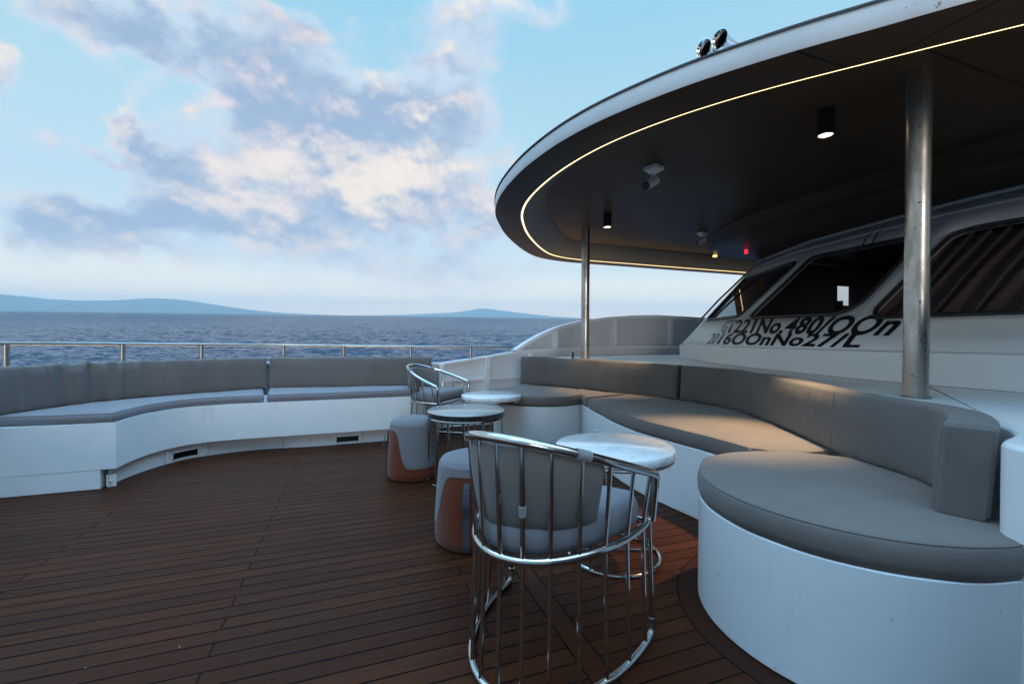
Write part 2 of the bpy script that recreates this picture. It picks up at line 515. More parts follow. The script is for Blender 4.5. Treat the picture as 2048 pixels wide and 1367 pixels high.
class MB:
    def __init__(self):
        self.v, self.f = [], []

    def add(self, vs, fs):
        o = len(self.v)
        self.v += [tuple(map(float, p)) for p in vs]
        self.f += [[i + o for i in f] for f in fs]
        return self

    def box(self, c, s, rz=0.0):
        x, y, z = s[0] / 2, s[1] / 2, s[2] / 2
        cs, sn = math.cos(rz), math.sin(rz)
        vs = [(c[0] + px * cs - py * sn, c[1] + px * sn + py * cs, c[2] + pz) for px, py, pz in
              [(-x, -y, -z), (x, -y, -z), (x, y, -z), (-x, y, -z), (-x, -y, z), (x, -y, z), (x, y, z), (-x, y, z)]]
        return self.add(vs, [(3, 2, 1, 0), (4, 5, 6, 7), (0, 1, 5, 4), (1, 2, 6, 5), (2, 3, 7, 6), (3, 0, 4, 7)])

    def tube(self, path, r, n=12, closed=False, cap=True):
        P = [Vector(p) for p in path]
        N = len(P)
        rr = r if hasattr(r, '__len__') else [r] * N
        T = []
        for i in range(N):
            a = P[(i - 1) % N] if closed or i > 0 else P[i]
            b = P[(i + 1) % N] if closed or i < N - 1 else P[i]
            T.append((b - a).normalized())
        up = Vector((0, 0, 1)) if abs(T[0].z) < .9 else Vector((1, 0, 0))
        u = T[0].cross(up).normalized()
        vs, fs = [], []
        for i in range(N):
            u = (u - T[i] * u.dot(T[i])).normalized()
            w = T[i].cross(u)
            for j in range(n):
                t = 2 * math.pi * j / n
                vs.append(P[i] + (u * math.cos(t) + w * math.sin(t)) * rr[i])
        for i in range(N if closed else N - 1):
            i2 = (i + 1) % N
            for j in range(n):
                j2 = (j + 1) % n
                fs.append((i * n + j, i * n + j2, i2 * n + j2, i2 * n + j))
        if cap and not closed:
            fs.append(tuple(range(n))[::-1])
            fs.append(tuple((N - 1) * n + j for j in range(n)))
        return self.add(vs, fs)

    def lathe(self, prof, c=(0, 0, 0), n=48, cap0=True, cap1=True):
        vs, fs = [], []
        for r, z in prof:
            for j in range(n):
                t = 2 * math.pi * j / n
                vs.append((c[0] + r * math.cos(t), c[1] + r * math.sin(t), c[2] + z))
        for i in range(len(prof) - 1):
            for j in range(n):
                j2 = (j + 1) % n
                fs.append((i * n + j, i * n + j2, (i + 1) * n + j2, (i + 1) * n + j))
        if cap0:
            fs.append(tuple(range(n))[::-1])
        if cap1:
            fs.append(tuple((len(prof) - 1) * n + j for j in range(n)))
        return self.add(vs, fs)

    def strip(self, rings, closed=True):
        n = len(rings[0])
        vs = [p for r_ in rings for p in r_]
        fs = []
        for i in range(len(rings) - 1):
            for j in range(n if closed else n - 1):
                j2 = (j + 1) % n
                fs.append((i * n + j, i * n + j2, (i + 1) * n + j2, (i + 1) * n + j))
        return self.add(vs, fs)

    def build(self, name, m_, parent=None, smooth=True, angle=40, recalc=True):
        me = bpy.data.meshes.new(name)
        me.from_pydata(self.v, [], self.f)
        if recalc:
            bm = bmesh.new()
            bm.from_mesh(me)
            bmesh.ops.recalc_face_normals(bm, faces=bm.faces)
            bm.to_mesh(me)
            bm.free()
        me.materials.append(m_)
        ob = bpy.data.objects.new(name, me)
        COL.objects.link(ob)
        if smooth:
            me.polygons.foreach_set('use_smooth', [True] * len(me.polygons))
            if angle < 180:
                me.set_sharp_from_angle(angle=R(angle))
        if parent is not None:
            ob.parent = parent
        return ob


def bevel(ob, w=.004, seg=2):
    md = ob.modifiers.new('bevel', 'BEVEL')
    md.width, md.segments, md.limit_method, md.angle_limit = w, seg, 'ANGLE', R(50)
    return ob


def tag(o, label=None, cat=None, group=None, kind=None):
    for a, b in (('label', label), ('category', cat), ('group', group), ('kind', kind)):
        if b:
            o[a] = b
    return o


def empty(name, loc, rz=0.0):
    o = bpy.data.objects.new(name, None)
    COL.objects.link(o)
    o.location = loc
    o.rotation_euler = (0, 0, rz)
    o.empty_display_size = .1
    return o


def copy_tree(o, parent=None):
    kids = [c for c in bpy.data.objects if c.parent == o]
    c = o.copy()
    COL.objects.link(c)
    if parent is not None:
        c.parent = parent
    for q in kids:
        copy_tree(q, c)
    return c


def spline(P, step=.02, closed=False):
    """Catmull-Rom through P, resampled to an even step"""
    P = [np.array(p, float) for p in P]
    n = len(P)
    out = []
    for i in range(n if closed else n - 1):
        p1, p2 = P[i], P[(i + 1) % n]
        p0 = P[i - 1] if closed or i > 0 else 2 * p1 - p2
        p3 = P[(i + 2) % n] if closed or i < n - 2 else 2 * p2 - p1
        t0 = 0
        t1 = t0 + max(np.linalg.norm(p1 - p0), 1e-6) ** .5
        t2 = t1 + max(np.linalg.norm(p2 - p1), 1e-6) ** .5
        t3 = t2 + max(np.linalg.norm(p3 - p2), 1e-6) ** .5
        for t in np.linspace(t1, t2, 24, endpoint=False):
            A1 = (t1 - t) / (t1 - t0) * p0 + (t - t0) / (t1 - t0) * p1
            A2 = (t2 - t) / (t2 - t1) * p1 + (t - t1) / (t2 - t1) * p2
            A3 = (t3 - t) / (t3 - t2) * p2 + (t - t2) / (t3 - t2) * p3
            B1 = (t2 - t) / (t2 - t0) * A1 + (t - t0) / (t2 - t0) * A2
            B2 = (t3 - t) / (t3 - t1) * A2 + (t - t1) / (t3 - t1) * A3
            out.append((t2 - t) / (t2 - t1) * B1 + (t - t1) / (t2 - t1) * B2)
    out.append(P[0] if closed else P[-1])
    return resample(out, step, closed)


def resample(P, step, closed=False):
    P = np.array(P, float)
    s = np.r_[0, np.cumsum(np.linalg.norm(np.diff(P, axis=0), axis=1))]
    N = max(2, int(round(s[-1] / step)) + 1)
    q = np.linspace(0, s[-1], N)
    o = np.stack([np.interp(q, s, P[:, i]) for i in range(P.shape[1])], 1)
    return o[:-1] if closed else o


def normals2(P, closed=False):
    """left-hand normals of a plan path"""
    P = np.asarray(P)[:, :2]
    if closed:
        T = np.roll(P, -1, 0) - np.roll(P, 1, 0)
    else:
        T = np.gradient(P, axis=0)
    T = T / np.maximum(np.linalg.norm(T, axis=1, keepdims=True), 1e-9)
    return np.stack([-T[:, 1], T[:, 0]], 1)


def ccw(P):
    P = np.asarray(P, float)
    a = np.sum(P[:, 0] * np.roll(P[:, 1], -1) - np.roll(P[:, 0], -1) * P[:, 1])
    return P if a > 0 else P[::-1]


def fsum(x, seed, n=7, lo=.5, hi=6.0):
    """smooth 1-d random function"""
    g = np.random.default_rng(seed)
    r_ = 0
    for i in range(n):
        fq = lo * (hi / lo) ** (i / (n - 1))
        r_ = r_ + np.sin(2 * np.pi * fq * x + g.uniform(0, 6.28)) * (lo / fq) ** .45
    return r_ / 2.2


def inside(p, poly):
    c = False
    n_ = len(poly)
    for i in range(n_):
        a, b = poly[i], poly[i - 1]
        if (a[1] > p[1]) != (b[1] > p[1]) and p[0] < (b[0] - a[0]) * (p[1] - a[1]) / (b[1] - a[1]) + a[0]:
            c = not c
    return c


def cushion(name, outline, z0, z1, m_, parent=None, rnd=.016, puff=.008, seed=1, step=.02, amp=.004, wave=.0055, piping=True):
    """upholstered slab over a plan outline: boxed side, tight upper edge with a seam, slightly crowned and creased top"""
    P = ccw(resample(np.vstack([outline, outline[:1]]), step, True))
    N = -normals2(P, True)                     # outward for ccw is right-hand
    n = len(P)
    s = np.arange(n) * step
    w = fsum(s, seed, 6, .8, 5) * amp
    h = z1 - z0
    prof = [(-.02, z0), (-.004, z0 + .004), (.003, z0 + h * .3), (.004, z0 + h * .6), (.000, z1 - rnd), (-rnd * .3, z1 - rnd * .35), (-rnd * .9, z1 - rnd * .05)]
    rings = []
    for i, (o, z) in enumerate(prof):
        q = P + N * (o + (w * (1 if i < 6 else .5))[:, None])
        if i == 6:
            for _ in range(2):
                q = .5 * q + .25 * (np.roll(q, 1, 0) + np.roll(q, -1, 0))
        rings.append(np.c_[q, np.full(n, z) + (w * .5 if 2 < i else 0)])
    mb = MB()
    mb.strip([[tuple(p) for p in r_] for r_ in rings])
    top = rings[-1]
    g = np.random.default_rng(seed)
    pts = [Vector(p[:2]) for p in top]
    lo, hi_ = top[:, :2].min(0), top[:, :2].max(0)
    gs = .028
    for x in np.arange(lo[0], hi_[0], gs):
        for y in np.arange(lo[1], hi_[1], gs):
            if inside((x, y), top[:, :2]) and np.min(np.hypot(top[:, 0] - x, top[:, 1] - y)) > gs * .55:
                pts.append(Vector((x, y)))
    rv, _e, rf, *_ = delaunay_2d_cdt(pts, [(i, (i + 1) % n) for i in range(n)], [], 1, 1e-6)
    ks = [(g.uniform(3, 14), g.uniform(0, 6.28), g.uniform(0, 6.28)) for _ in range(9)]
    vs = []
    for p in rv:
        d_ = np.hypot(top[:, 0] - p.x, top[:, 1] - p.y)
        j = int(np.argmin(d_))
        dd = min(1.0, d_[j] / .14)
        f = math.sin(dd * math.pi / 2)
        wv_ = sum(math.sin(f_ * (p.x * math.cos(a_) + p.y * math.sin(a_)) + b_) / (1 + f_ / 5) for f_, a_, b_ in ks) / 2.2
        vs.append((p.x, p.y, top[j, 2] * (1 - f) + z1 * f + puff * f + wave * wv_ * f))
    fs = [list(f) for f in rf if inside(sum((rv[i] for i in f), Vector((0, 0))) / len(f), top[:, :2])]
    mb.add(vs, fs)
    ob = mb.build(name, m_, parent, angle=180, recalc=False)
    bm = bmesh.new()
    bm.from_mesh(ob.data)
    bmesh.ops.remove_doubles(bm, verts=bm.verts, dist=.0004)
    bmesh.ops.recalc_face_normals(bm, faces=bm.faces)
    bm.to_mesh(ob.data)
    bm.free()
    ob.data.polygons.foreach_set('use_smooth', [True] * len(ob.data.polygons))
    if piping:
        q = rings[5]
        MB().tube([tuple(np.array(p) + [0, 0, .0005]) for p in q[::2]], .0026, 6, closed=True).build('piping', m_, ob)
    return ob


def prism(name, outline, z0, z1, m_, parent=None, bev=0.0, smooth_angle=35):
    P = ccw(np.asarray(outline, float))
    n = len(P)
    mb = MB()
    mb.strip([[(x, y, z0) for x, y in P], [(x, y, z1) for x, y in P]])
    mb.f.append(list(range(n))[::-1])
    mb.f.append([n + i for i in range(n)])
    ob = mb.build(name, m_, parent, angle=smooth_angle)
    if bev:
        bevel(ob, bev, 2)
    return ob


def backpad(name, path, z0, z1, thick, m_, parent=None, lean=.02, side=1, seed=3, fold=.004, fold_where=None, rnd=.025, step=.012, hf=(.7, 9)):
    """upright padded backrest swept along the plan path of its inner lower edge; thickness grows to the left (side=1) or right"""
    P = resample(np.asarray(path, float), step)
    L_ = np.r_[0, np.cumsum(np.linalg.norm(np.diff(P, axis=0), axis=1))]
    ex = np.array([0, .0006, .002, .0045, .008, .0125, .018])
    s = np.r_[ex, L_[(L_ > .022) & (L_ < L_[-1] - .022)], L_[-1] - ex[::-1]]
    N0 = normals2(P) * side
    N = np.stack([np.interp(s, L_, N0[:, i]) for i in (0, 1)], 1)
    P = np.stack([np.interp(s, L_, P[:, i]) for i in (0, 1)], 1)
    n = len(P)
    z1 = np.asarray(z1) if hasattr(z1, '__len__') else np.full(n, z1)
    if len(z1) != n:
        z1 = np.interp(np.linspace(0, 1, n), np.linspace(0, 1, len(z1)), z1)
    f1 = fsum(s, seed, 9, hf[0], hf[1])
    f2 = fsum(s, seed + 50, 9, hf[0], hf[1] * 1.2)
    f3 = fsum(s, seed + 90, 7, 1.5, 14)
    wgt = np.ones(n) if fold_where is None else np.array([fold_where(q / s[-1]) for q in s])
    sec = []                                    # (u out, t up 0..1, fold weight)
    inner = [(0.004, 0.0), (-.003, .05), (-.006, .15), (-.008, .3), (-.009, .45), (-.009, .6), (-.008, .75), (-.004, .88)]
    for u, t in inner:
        sec.append((u, t, 1.0))
    for a in np.linspace(0, math.pi / 2, 5):
        sec.append((rnd - rnd * math.cos(a), 1 - (rnd / .3) * (1 - math.sin(a)), .5 if a < 1 else .2))
    for a in np.linspace(0, math.pi / 2, 4):
        sec.append((thick - rnd + rnd * math.sin(a), 1 - (rnd / .3) * (1 - math.cos(a)), .1))
    sec += [(thick, .5, 0), (thick, .05, 0), (thick - .01, 0, 0)]
    rings = []
    for j in range(n):
        ring = []
        e = min(s[j], s[-1] - s[j])                # round the ends in
        er = 0 if e > rnd else rnd - math.sqrt(max(0, rnd * rnd - (rnd - e) ** 2))
        for u, t, fw in sec:
            fo = fold * wgt[j] * fw * (f1[j] * (1 - t) + f2[j] * t + .5 * f3[j] * math.sin(math.pi * min(1, t + .15)))
            uu = u + fo + lean * t
            uu = min(max(uu, er * .7 + lean * t), thick - er * .7 + lean * t) if er > 0 else uu
            zz = z0 + (z1[j] - z0 - er * .5) * t + (fold * .8 * f2[j] * wgt[j] if t > .9 else 0)
            q = P[j] + N[j] * uu
            ring.append((q[0], q[1], zz))
        rings.append(ring)
    mb = MB()
    mb.strip(rings)
    m = len(sec)
    mb.f.append(list(range(m)))
    mb.f.append([(n - 1) * m + i for i in range(m)][::-1])
    ob = mb.build(name, m_, parent, angle=75)
    for j in (5, n - 6):                           # stitched edge round each end
        MB().tube([rings[j][i] for i in range(m)], .0019, 6, closed=True).build('piping', m_, ob)
    return ob


BOAT = []                                          # every top-level boat object is tilted together at the end

# ------------------------------------------------------------------ sea, hills, air
SEA_Z = -4.6


def make_sea():
    rad = [14.0]
    while rad[-1] < 33000:
        rad.append(rad[-1] * (1.0065 if rad[-1] < 420 else 1.012 if rad[-1] < 1200 else 1.05))
    rad = np.array(rad)
    th = np.r_[np.linspace(-58, 40, 640), np.linspace(40, 302, 60)[1:-1]]
    th = np.radians(th)
    nr, nt = len(rad), len(th)
    X = rad[:, None] * np.sin(th)[None]
    Y = rad[:, None] * np.cos(th)[None]
    Z = np.zeros_like(X)
    g = np.random.default_rng(11)
    for i in range(60):
        lam = .7 * (9 / .7) ** g.uniform(0, 1)
        dr = R(205) + g.normal(0, .55)
        kx, ky = math.sin(dr) * 2 * math.pi / lam, math.cos(dr) * 2 * math.pi / lam
        amp = .0078 * lam ** .85
        spc = rad * .0065 * np.where(rad < 420, 1, 1.9)
        fade = np.clip((lam / 2.6 - spc) / (lam / 4), 0, 1)[:, None]
        ph = kx * X + ky * Y + g.uniform(0, 6.28)
        Z += amp * fade * (np.sin(ph) + .3 * np.sin(2 * ph + 1.57))
    vs = np.stack([X, Y, Z + SEA_Z], -1).reshape(-1, 3)
    i = np.arange(nr - 1)[:, None] * nt
    j = np.arange(nt)[None]
    j2 = (j + 1) % nt
    F = np.stack([i + j, i + nt + j, i + nt + j2, i + j2], -1).reshape(-1, 4)[:, ::-1]
    me = bpy.data.meshes.new('sea')
    me.vertices.add(len(vs))
    me.vertices.foreach_set('co', vs.ravel())
    me.loops.add(F.size)
    me.loops.foreach_set('vertex_index', F.ravel())
    me.polygons.add(len(F))
    me.polygons.foreach_set('loop_start', np.arange(len(F)) * 4)
    me.polygons.foreach_set('use_smooth', np.ones(len(F), bool))
    me.update(calc_edges=True)
    if me.polygons[0].normal.z < 0:
        me.flip_normals()
    me.materials.append(M_SEA)
    o = bpy.data.objects.new('sea', me)
    COL.objects.link(o)
    return tag(o, kind='structure')


make_sea()


def ridge(name, prof, dist, depth, seed):
    """a range of hills along a bearing/elevation skyline at a real distance, with spurs running down to the water"""
    A = np.array(prof)
    azs = np.linspace(A[0, 0], A[-1, 0], 260)
    els = np.interp(azs, A[:, 0], A[:, 1])
    g = np.random.default_rng(seed)
    x = np.linspace(0, 1, 260)
    rough = sum(np.sin(2 * np.pi * f * x + g.uniform(0, 6)) * .5 / f ** .8 for f in (9, 17, 31, 47, 73))
    hgt = np.maximum(dist * np.tan(np.radians(els)) * (1 + .10 * rough), 0) + 2
    rows = []
    for q in np.linspace(-1, 1, 25):
        spur = 1 + .5 * np.sin(2 * np.pi * (14 * x + .35 * q)) * (1 - abs(q)) * abs(q) * 2
        env = (1 - abs(q)) ** (1.15) * spur
        r_ = dist + q * depth
        rows.append(np.stack([r_ * np.sin(np.radians(azs)), r_ * np.cos(np.radians(azs)), SEA_Z - 3 + hgt * env], 1))
    mb = MB()
    mb.strip([[tuple(p) for p in r_] for r_ in rows], closed=False)
    return tag(mb.build(name, M_HILL, angle=180), kind='structure')


ridge('coastal_hills', [(-56, 1.6), (-52, 1.75), (-49.56, 1.45), (-48.15, 1.28), (-46.65, 1.12), (-44.4, 1.07), (-42.32, 1.19), (-40.09, 1.42), (-38.91, 1.52), (-37.29, 1.42), (-35.6, 1.21), (-33.38, .84), (-31.03, .50), (-28.05, .21), (-24.9, .08), (-22, .01)], 24000, 4200, 3)
ridge('island_hills', [(-20, .0), (-16.88, .08), (-14.44, .17), (-11.32, .34), (-8.13, .51), (-5.54, .87), (-3.91, 1.2), (-1.62, .93), (1.01, .64), (4.95, .25), (8.2, .08), (11, .0)], 29000, 3500, 5)

# ------------------------------------------------------------------ deck and hull
AFT = 9.5
# outline of the bulwark, from the near side round the bow to the far side
BULW = spline([ab(9.5, .08), ab(5, .08), ab(2.5, .08), ab(1.3, .02), ab(.5, -.22), ab(-.4, -.26), ab(-1.5, .5), ab(-2.25, 1.5), (-3.58, 2.15), (-3.68, 2.9), (-3.66, 3.65), (-3.49, 4.05), (-3.24, 4.30), (-2.68, 4.86), (-1.85, 5.06), (-1.25, 5.22), (-.35, 5.62), (.5, 6.2), (1.5, 6.83), (3.0, 7.37), (5.0, 8.1), (7.0, 8.78)], .04)
deck_poly = BULW
mb = MB()
mb.add([(x, y, 0.0) for x, y in deck_poly], [list(range(len(deck_poly)))])
deck = tag(mb.build('deck', M_TEAK, smooth=False), kind='structure')
if deck.data.polygons[0].normal.z < 0:
    deck.data.flip_normals()

BOAT.append(deck)


def bulw_h(x, y):
    """height of the bulwark cap along the run"""
    t = x / max(y, .1)
    if y < 1.5 or x < -2.5 or -.342 * x + .94 * y < 2.5:
        return .80
    return float(np.interp(t, [-2, -.45, -.25, -.16, -.06, .0, .12, .3, 1.2], [.80, .80, .79, .775, .845, .895, .925, .95, .97]))


def strip_wall(path, zlo, zhi, th, side=1):
    N = normals2(path) * side
    mb_ = MB()
    sec = []
    for i, p in enumerate(path):
        q = p + N[i] * th
        lo = zlo(i) if callable(zlo) else zlo
        hi_ = zhi(i) if callable(zhi) else zhi
        sec.append([(p[0], p[1], lo), (p[0], p[1], hi_), (q[0], q[1], hi_), (q[0], q[1], lo)])
    mb_.strip(sec)
    mb_.f.append([0, 1, 2, 3])
    m = (len(sec) - 1) * 4
    mb_.f.append([m + 3, m + 2, m + 1, m])
    return mb_


hull = empty('bow_bulwark', (0, 0, 0))
tag(hull, 'white steel bulwark curving round the bow behind the long bench', 'bulwark')
BOAT.append(hull)
bh = [bulw_h(x, y) for x, y in BULW]
strip_wall(BULW, .004, lambda i: bh[i], .03, 1).build('wall_plate', M_WHITE2, hull)
capp = [(p[0], p[1]) for p in BULW]
NB = normals2(BULW)
mbc = MB()
rr = []
for i, p in enumerate(BULW):
    a, c = p - NB[i] * .045, p + NB[i] * .06
    rr.append([(a[0], a[1], bh[i] + .001), (a[0], a[1], bh[i] + .026), (c[0], c[1], bh[i] + .026), (c[0], c[1], bh[i] + .001)])
mbc.strip(rr)
mbc.build('cap_rail', M_WHITE, hull)
# hull side below the deck
strip_wall(BULW, SEA_Z - 1.5, -.004, .05, 1).build('hull_side', M_WHITE2, hull)
# ribs and stringer on the inside of the far bulwark
bt = BULW[:, 0] / np.maximum(BULW[:, 1], .1)
bt[(BULW[:, 1] < 1.5) | (BULW @ np.array([-.342, .94]) < 2.5)] = -9
far_i = [i for i in range(len(BULW)) if bt[i] > -.22 and BULW[i, 1] > 3]


def idx_t(t):
    return min(far_i, key=lambda i: abs(bt[i] - t))


for t in (-.165, -.063, .035, .13):
    i = idx_t(t)
    rb = MB()
    c = BULW[i] - NB[i] * .04
    rz = math.atan2(NB[i][1], NB[i][0])
    rb.box((c[0], c[1], (bh[i]) / 2), (.075, .055, bh[i] - .004), rz)
    rb.build('rib', M_WHITE, hull, smooth=False)
seg = BULW[far_i[0]:far_i[-1]]
strip_wall(seg - NB[far_i[0]:far_i[-1]] * .025, .565, .585, .02, 1).build('stringer', M_WHITE, hull)

# high side bulwark on the far side
side = empty('side_bulwark', (0, 0, 0))
tag(side, 'tall arched grey white bulwark with upright ribs on the far side beyond the steel post', 'bulwark')
BOAT.append(side)
i0 = idx_t(.003)
SB = BULW[i0:] + NB[i0:] * .012
st = bt[i0:]
TOPY = [(.003, .0), (.03, .10), (.064, .21), (.10, .305), (.16, .405), (.22, .465), (.27, .49), (.33, .505), (.40, .49), (.50, .46), (.65, .42), (1.2, .42)]


def sb_top(t):
    return float(np.interp(t, [q[0] for q in TOPY], [q[1] for q in TOPY]))


zb = [bh[i0 + i] + .028 for i in range(len(SB))]
zt = [zb[i] + .006 + sb_top(st[i]) for i in range(len(SB))]
strip_wall(SB, lambda i: zb[i], lambda i: zt[i], .025, 1).build('wall_plate', M_GREYP, side)
NS = normals2(SB)
rr = []
for i, p in enumerate(SB):
    a, c = p - NS[i] * .05, p + NS[i] * .05
    rr.append([(a[0], a[1], zt[i] - .035), (a[0], a[1], zt[i] + .012), (c[0], c[1], zt[i] + .012), (c[0], c[1], zt[i] - .035)])
MB().strip(rr).build('cap_rail', M_WHITE, side)
rr = []
for i, p in enumerate(SB):
    a, c = p - NS[i] * .055, p - NS[i] * .002
    rr.append([(a[0], a[1], zb[i] + .001), (a[0], a[1], zb[i] + .02), (c[0], c[1], zb[i] + .02), (c[0], c[1], zb[i] + .001)])
MB().strip(rr).build('base_flange', M_WHITE, side)
for t in (.096, .234, .362, .50):
    i = int(np.argmin(np.abs(st - t)))
    c = SB[i] - NS[i] * .03
    MB().box((c[0], c[1], (zb[i] + zt[i]) / 2 - .007), (.06, .055, zt[i] - zb[i] - .06), math.atan2(NS[i][1], NS[i][0])).build('rib', M_WHITE, side, smooth=False)

# unseen near-side bulwark, raised further forward and darkened to shade the round sofa end
near_i = [i for i in range(len(BULW)) if BULW[i] @ np.array([-.342, .94]) < .5 and BULW[i] @ np.array([.94, .342]) > .6]
NBW = BULW[near_i]
na = NBW @ np.array([.94, .342])
ntop = np.interp(na, [.6, 1.0, 1.5, 2.2, 4.5, 9.5], [.83, 1.14, 1.36, 1.46, 1.48, 1.42])
nside = empty('side_bulwark', (0, 0, 0))
tag(nside, 'high near side bulwark out of view, shaped and darkened to shade the near round sofa end', 'bulwark')
BOAT.append(nside)
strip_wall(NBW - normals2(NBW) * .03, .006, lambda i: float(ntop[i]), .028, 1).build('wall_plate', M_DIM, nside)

# stainless guard rail on top of the bow bulwark
rail = empty('guard_rail', (0, 0, 0))
tag(rail, 'stainless steel guard rail along the top of the bow bulwark', 'railing')
BOAT.append(rail)
ri = [i for i in range(len(BULW)) if (BULW[i, 0] < -1.2) or (BULW[i, 1] > 3 and -9 < bt[i] <= .008)]
RP = [(*(BULW[i] + NB[i] * .02), float(np.interp(bt[i], [-1.5, -1.17, -.7, -.4, -.1, .01], [1.05, 1.045, 1.02, 1.005, .99, .985]))) for i in ri]
MB().tube(RP[::2] + [RP[-1]], .0145, 12).build('top_rail', M_RAIL, rail)
for t in (-1.62, -1.16, -.895, -.71, -.523, -.388, -.237, -.097):
    c = min(RP, key=lambda p: abs(p[0] / max(p[1], .1) - t))
    zb_ = bulw_h(c[0], c[1]) + .027
    MB().tube([(c[0], c[1], zb_), (c[0], c[1], c[2] - .006)], .021, 14).build('post', M_RAIL, rail)

# ------------------------------------------------------------------ bow bench
bench = empty('bow_bench', (0, 0, 0))
tag(bench, 'long white curved built-in bench along the bow with a recessed toe space and drain slots', 'bench')
BOAT.append(bench)
FAS = spline([(-2.87, 3.15), (-2.93, 3.37), (-2.95, 3.587), (-2.875, 3.847), (-2.70, 4.0), (-2.42, 4.13), (-1.647, 4.43), (-1.14, 4.635), (-.93, 4.73)], .03)
BACK = spline([(-3.50, 1.9), (-3.535, 2.9), (-3.52, 3.55), (-3.37, 3.93), (-3.15, 4.17), (-2.63, 4.72), (-1.83, 4.92), (-1.23, 5.07), (-.95, 5.17)], .03)
# fascia: closed solid between fascia line and back line
poly = np.vstack([FAS, [(-.40, 5.3)], BACK[::-1][1:-30]])
NF = normals2(FAS)
panel_end = ab(-3.2, 3.93)
PAN = [(-2.87, 3.147), panel_end]
bz0, bz1 = .142, .475
body = np.vstack([FAS, [(-.36, 5.42)], (BACK + normals2(BACK) * .10)[::-1][2:], [(-3.5, 1.85), (-4.1 + .7, 1.9), panel_end]])
bodyp = np.vstack([FAS, BACK[::-1][4:][:int(len(BACK) * .60)], [panel_end]])
pr = prism('bench_front', bodyp, bz0, bz1, M_WHITE, bench)
# the straight forward panel reaches the deck; its end is cut back under the corner
pd = np.array(ab(1, 0)) - np.array(ab(0, 0))
pn = np.array([-.342, .94])
pA = np.array((-2.955, 3.121))
pB = np.array(panel_end)
q = [pA, pA + pn * .42, pB + pn * .42, pB]
MBp = prism('end_panel', np.array(q), .004, bz0 - .0002, M_WHITE, bench)
# recessed toe board with the drain slots cut out of it
TOE = spline([(-2.90, 3.14), (-2.955, 3.25), (-2.985, 3.50), (-2.95, 3.76), (-2.85, 3.96), (-2.49, 4.22), (-2.05, 4.35), (-1.68, 4.49), (-1.15, 4.72), (-.93, 4.82)], .02)
TOE = TOE + normals2(TOE) * .01
ts = np.r_[0, np.cumsum(np.linalg.norm(np.diff(TOE, axis=0), axis=1))]
tt = TOE[:, 0] / TOE[:, 1]
slots = []
for ta, tb in ((-.780, -.722), (-.404, -.352)):
    slots.append((int(np.argmin(np.abs(tt - ta) + (TOE[:, 1] < 3.6) * 9)), int(np.argmin(np.abs(tt - tb) + (TOE[:, 1] < 3.6) * 9))))
mbt = MB()
zs = [.003, .022, .085, bz0 + .004]
for i in range(len(TOE) - 1):
    for j in range(3):
        if j == 1 and any(a <= i < b for a, b in slots):
            continue
        p, q_ = TOE[i], TOE[i + 1]
        mbt.add([(p[0], p[1], zs[j]), (q_[0], q_[1], zs[j]), (q_[0], q_[1], zs[j + 1]), (p[0], p[1], zs[j + 1])], [(0, 1, 2, 3)])
toe = mbt.build('toe_board', M_WHITE2, bench)
bm = bmesh.new()
bm.from_mesh(toe.data)
bmesh.ops.remove_doubles(bm, verts=bm.verts, dist=.0005)
bmesh.ops.recalc_face_normals(bm, faces=bm.faces)
bm.to_mesh(toe.data)
bm.free()
NT2 = normals2(TOE)
for a, b in slots:                                  # dark hollow behind each slot, with a rounded lip
    pts = [TOE[i] for i in range(a, b + 1)]
    nn = [NT2[i] for i in range(a, b + 1)]
    m2 = MB()
    for dpt in (.06,):
        back = [p + n_ * dpt for p, n_ in zip(pts, nn)]
        m2.strip([[(p[0], p[1], .022) for p in pts], [(p[0], p[1], .022) for p in back], [(p[0], p[1], .085) for p in back], [(p[0], p[1], .085) for p in pts]], closed=False)
    m2.build('drain_slot', M_BLACK, bench, smooth=False)
    lip = [(*(TOE[i] - NT2[i] * .003), .022) for i in range(a, b + 1)] + [(*(TOE[i] - NT2[i] * .003), .085) for i in range(b, a - 1, -1)]
    MB().tube(lip, .005, 6, closed=True).build('slot_lip', M_WHITE, bench)
for t in (-.795, -.705, -.53, -.345):
    i = int(np.argmin(np.abs(tt - t) + (TOE[:, 1] < 3.55) * 9))
    c = TOE[i] - NT2[i] * .012
    MB().box((c[0], c[1], .066), (.03, .008, .105), math.atan2(NT2[i][1], NT2[i][0])).build('bracket', M_WHITE, bench, smooth=False)
c = np.array((-2.935, 3.165))
pl = MB()
pl.box((-2.915, 3.165, .05), (.055, .01, .085), ANG)
pl.lathe([(.012, 0), (.012, .004)], (-2.915, 3.155, .05), 12)
pl.build('pad_eye', M_WHITE, bench)

# bench cushions
BN = normals2(BACK)
bx = BACK[:, 0] / BACK[:, 1]
ib = lambda t: int(np.argmin(np.abs(bx - t) + (BACK[:, 1] < 3.3) * 9))
iseam = ib(-.561)
BR = BACK[:, :]
pad1 = BACK[8:iseam + 1]
pad2 = BACK[iseam + 1:]
fw = lambda q: .25 + 2.3 * math.exp(-((q - .56) / .13) ** 2) + .5 * math.exp(-((q - .3) / .2) ** 2)
b1 = backpad('back_cushion', pad1, .545, .878, .115, M_FABB, None, .02, 1, 5, .0052, fw, hf=(3.5, 17))
tag(b1, 'long creased grey back cushion at the forward end of the bow bench', 'cushion', 'back cushions of the bow bench')
b2 = backpad('back_cushion', pad2, .545, .878, .115, M_FABB, None, .02, 1, 15, .0012)
tag(b2, 'smooth grey back cushion on the bow bench behind the far tub chair', 'cushion', 'back cushions of the bow bench')
BOAT += [b1, b2]
fx = FAS[:, 0] / FAS[:, 1]
jseam = int(np.argmin(np.abs(fx + .572) + (FAS[:, 1] < 3.9) * 9))
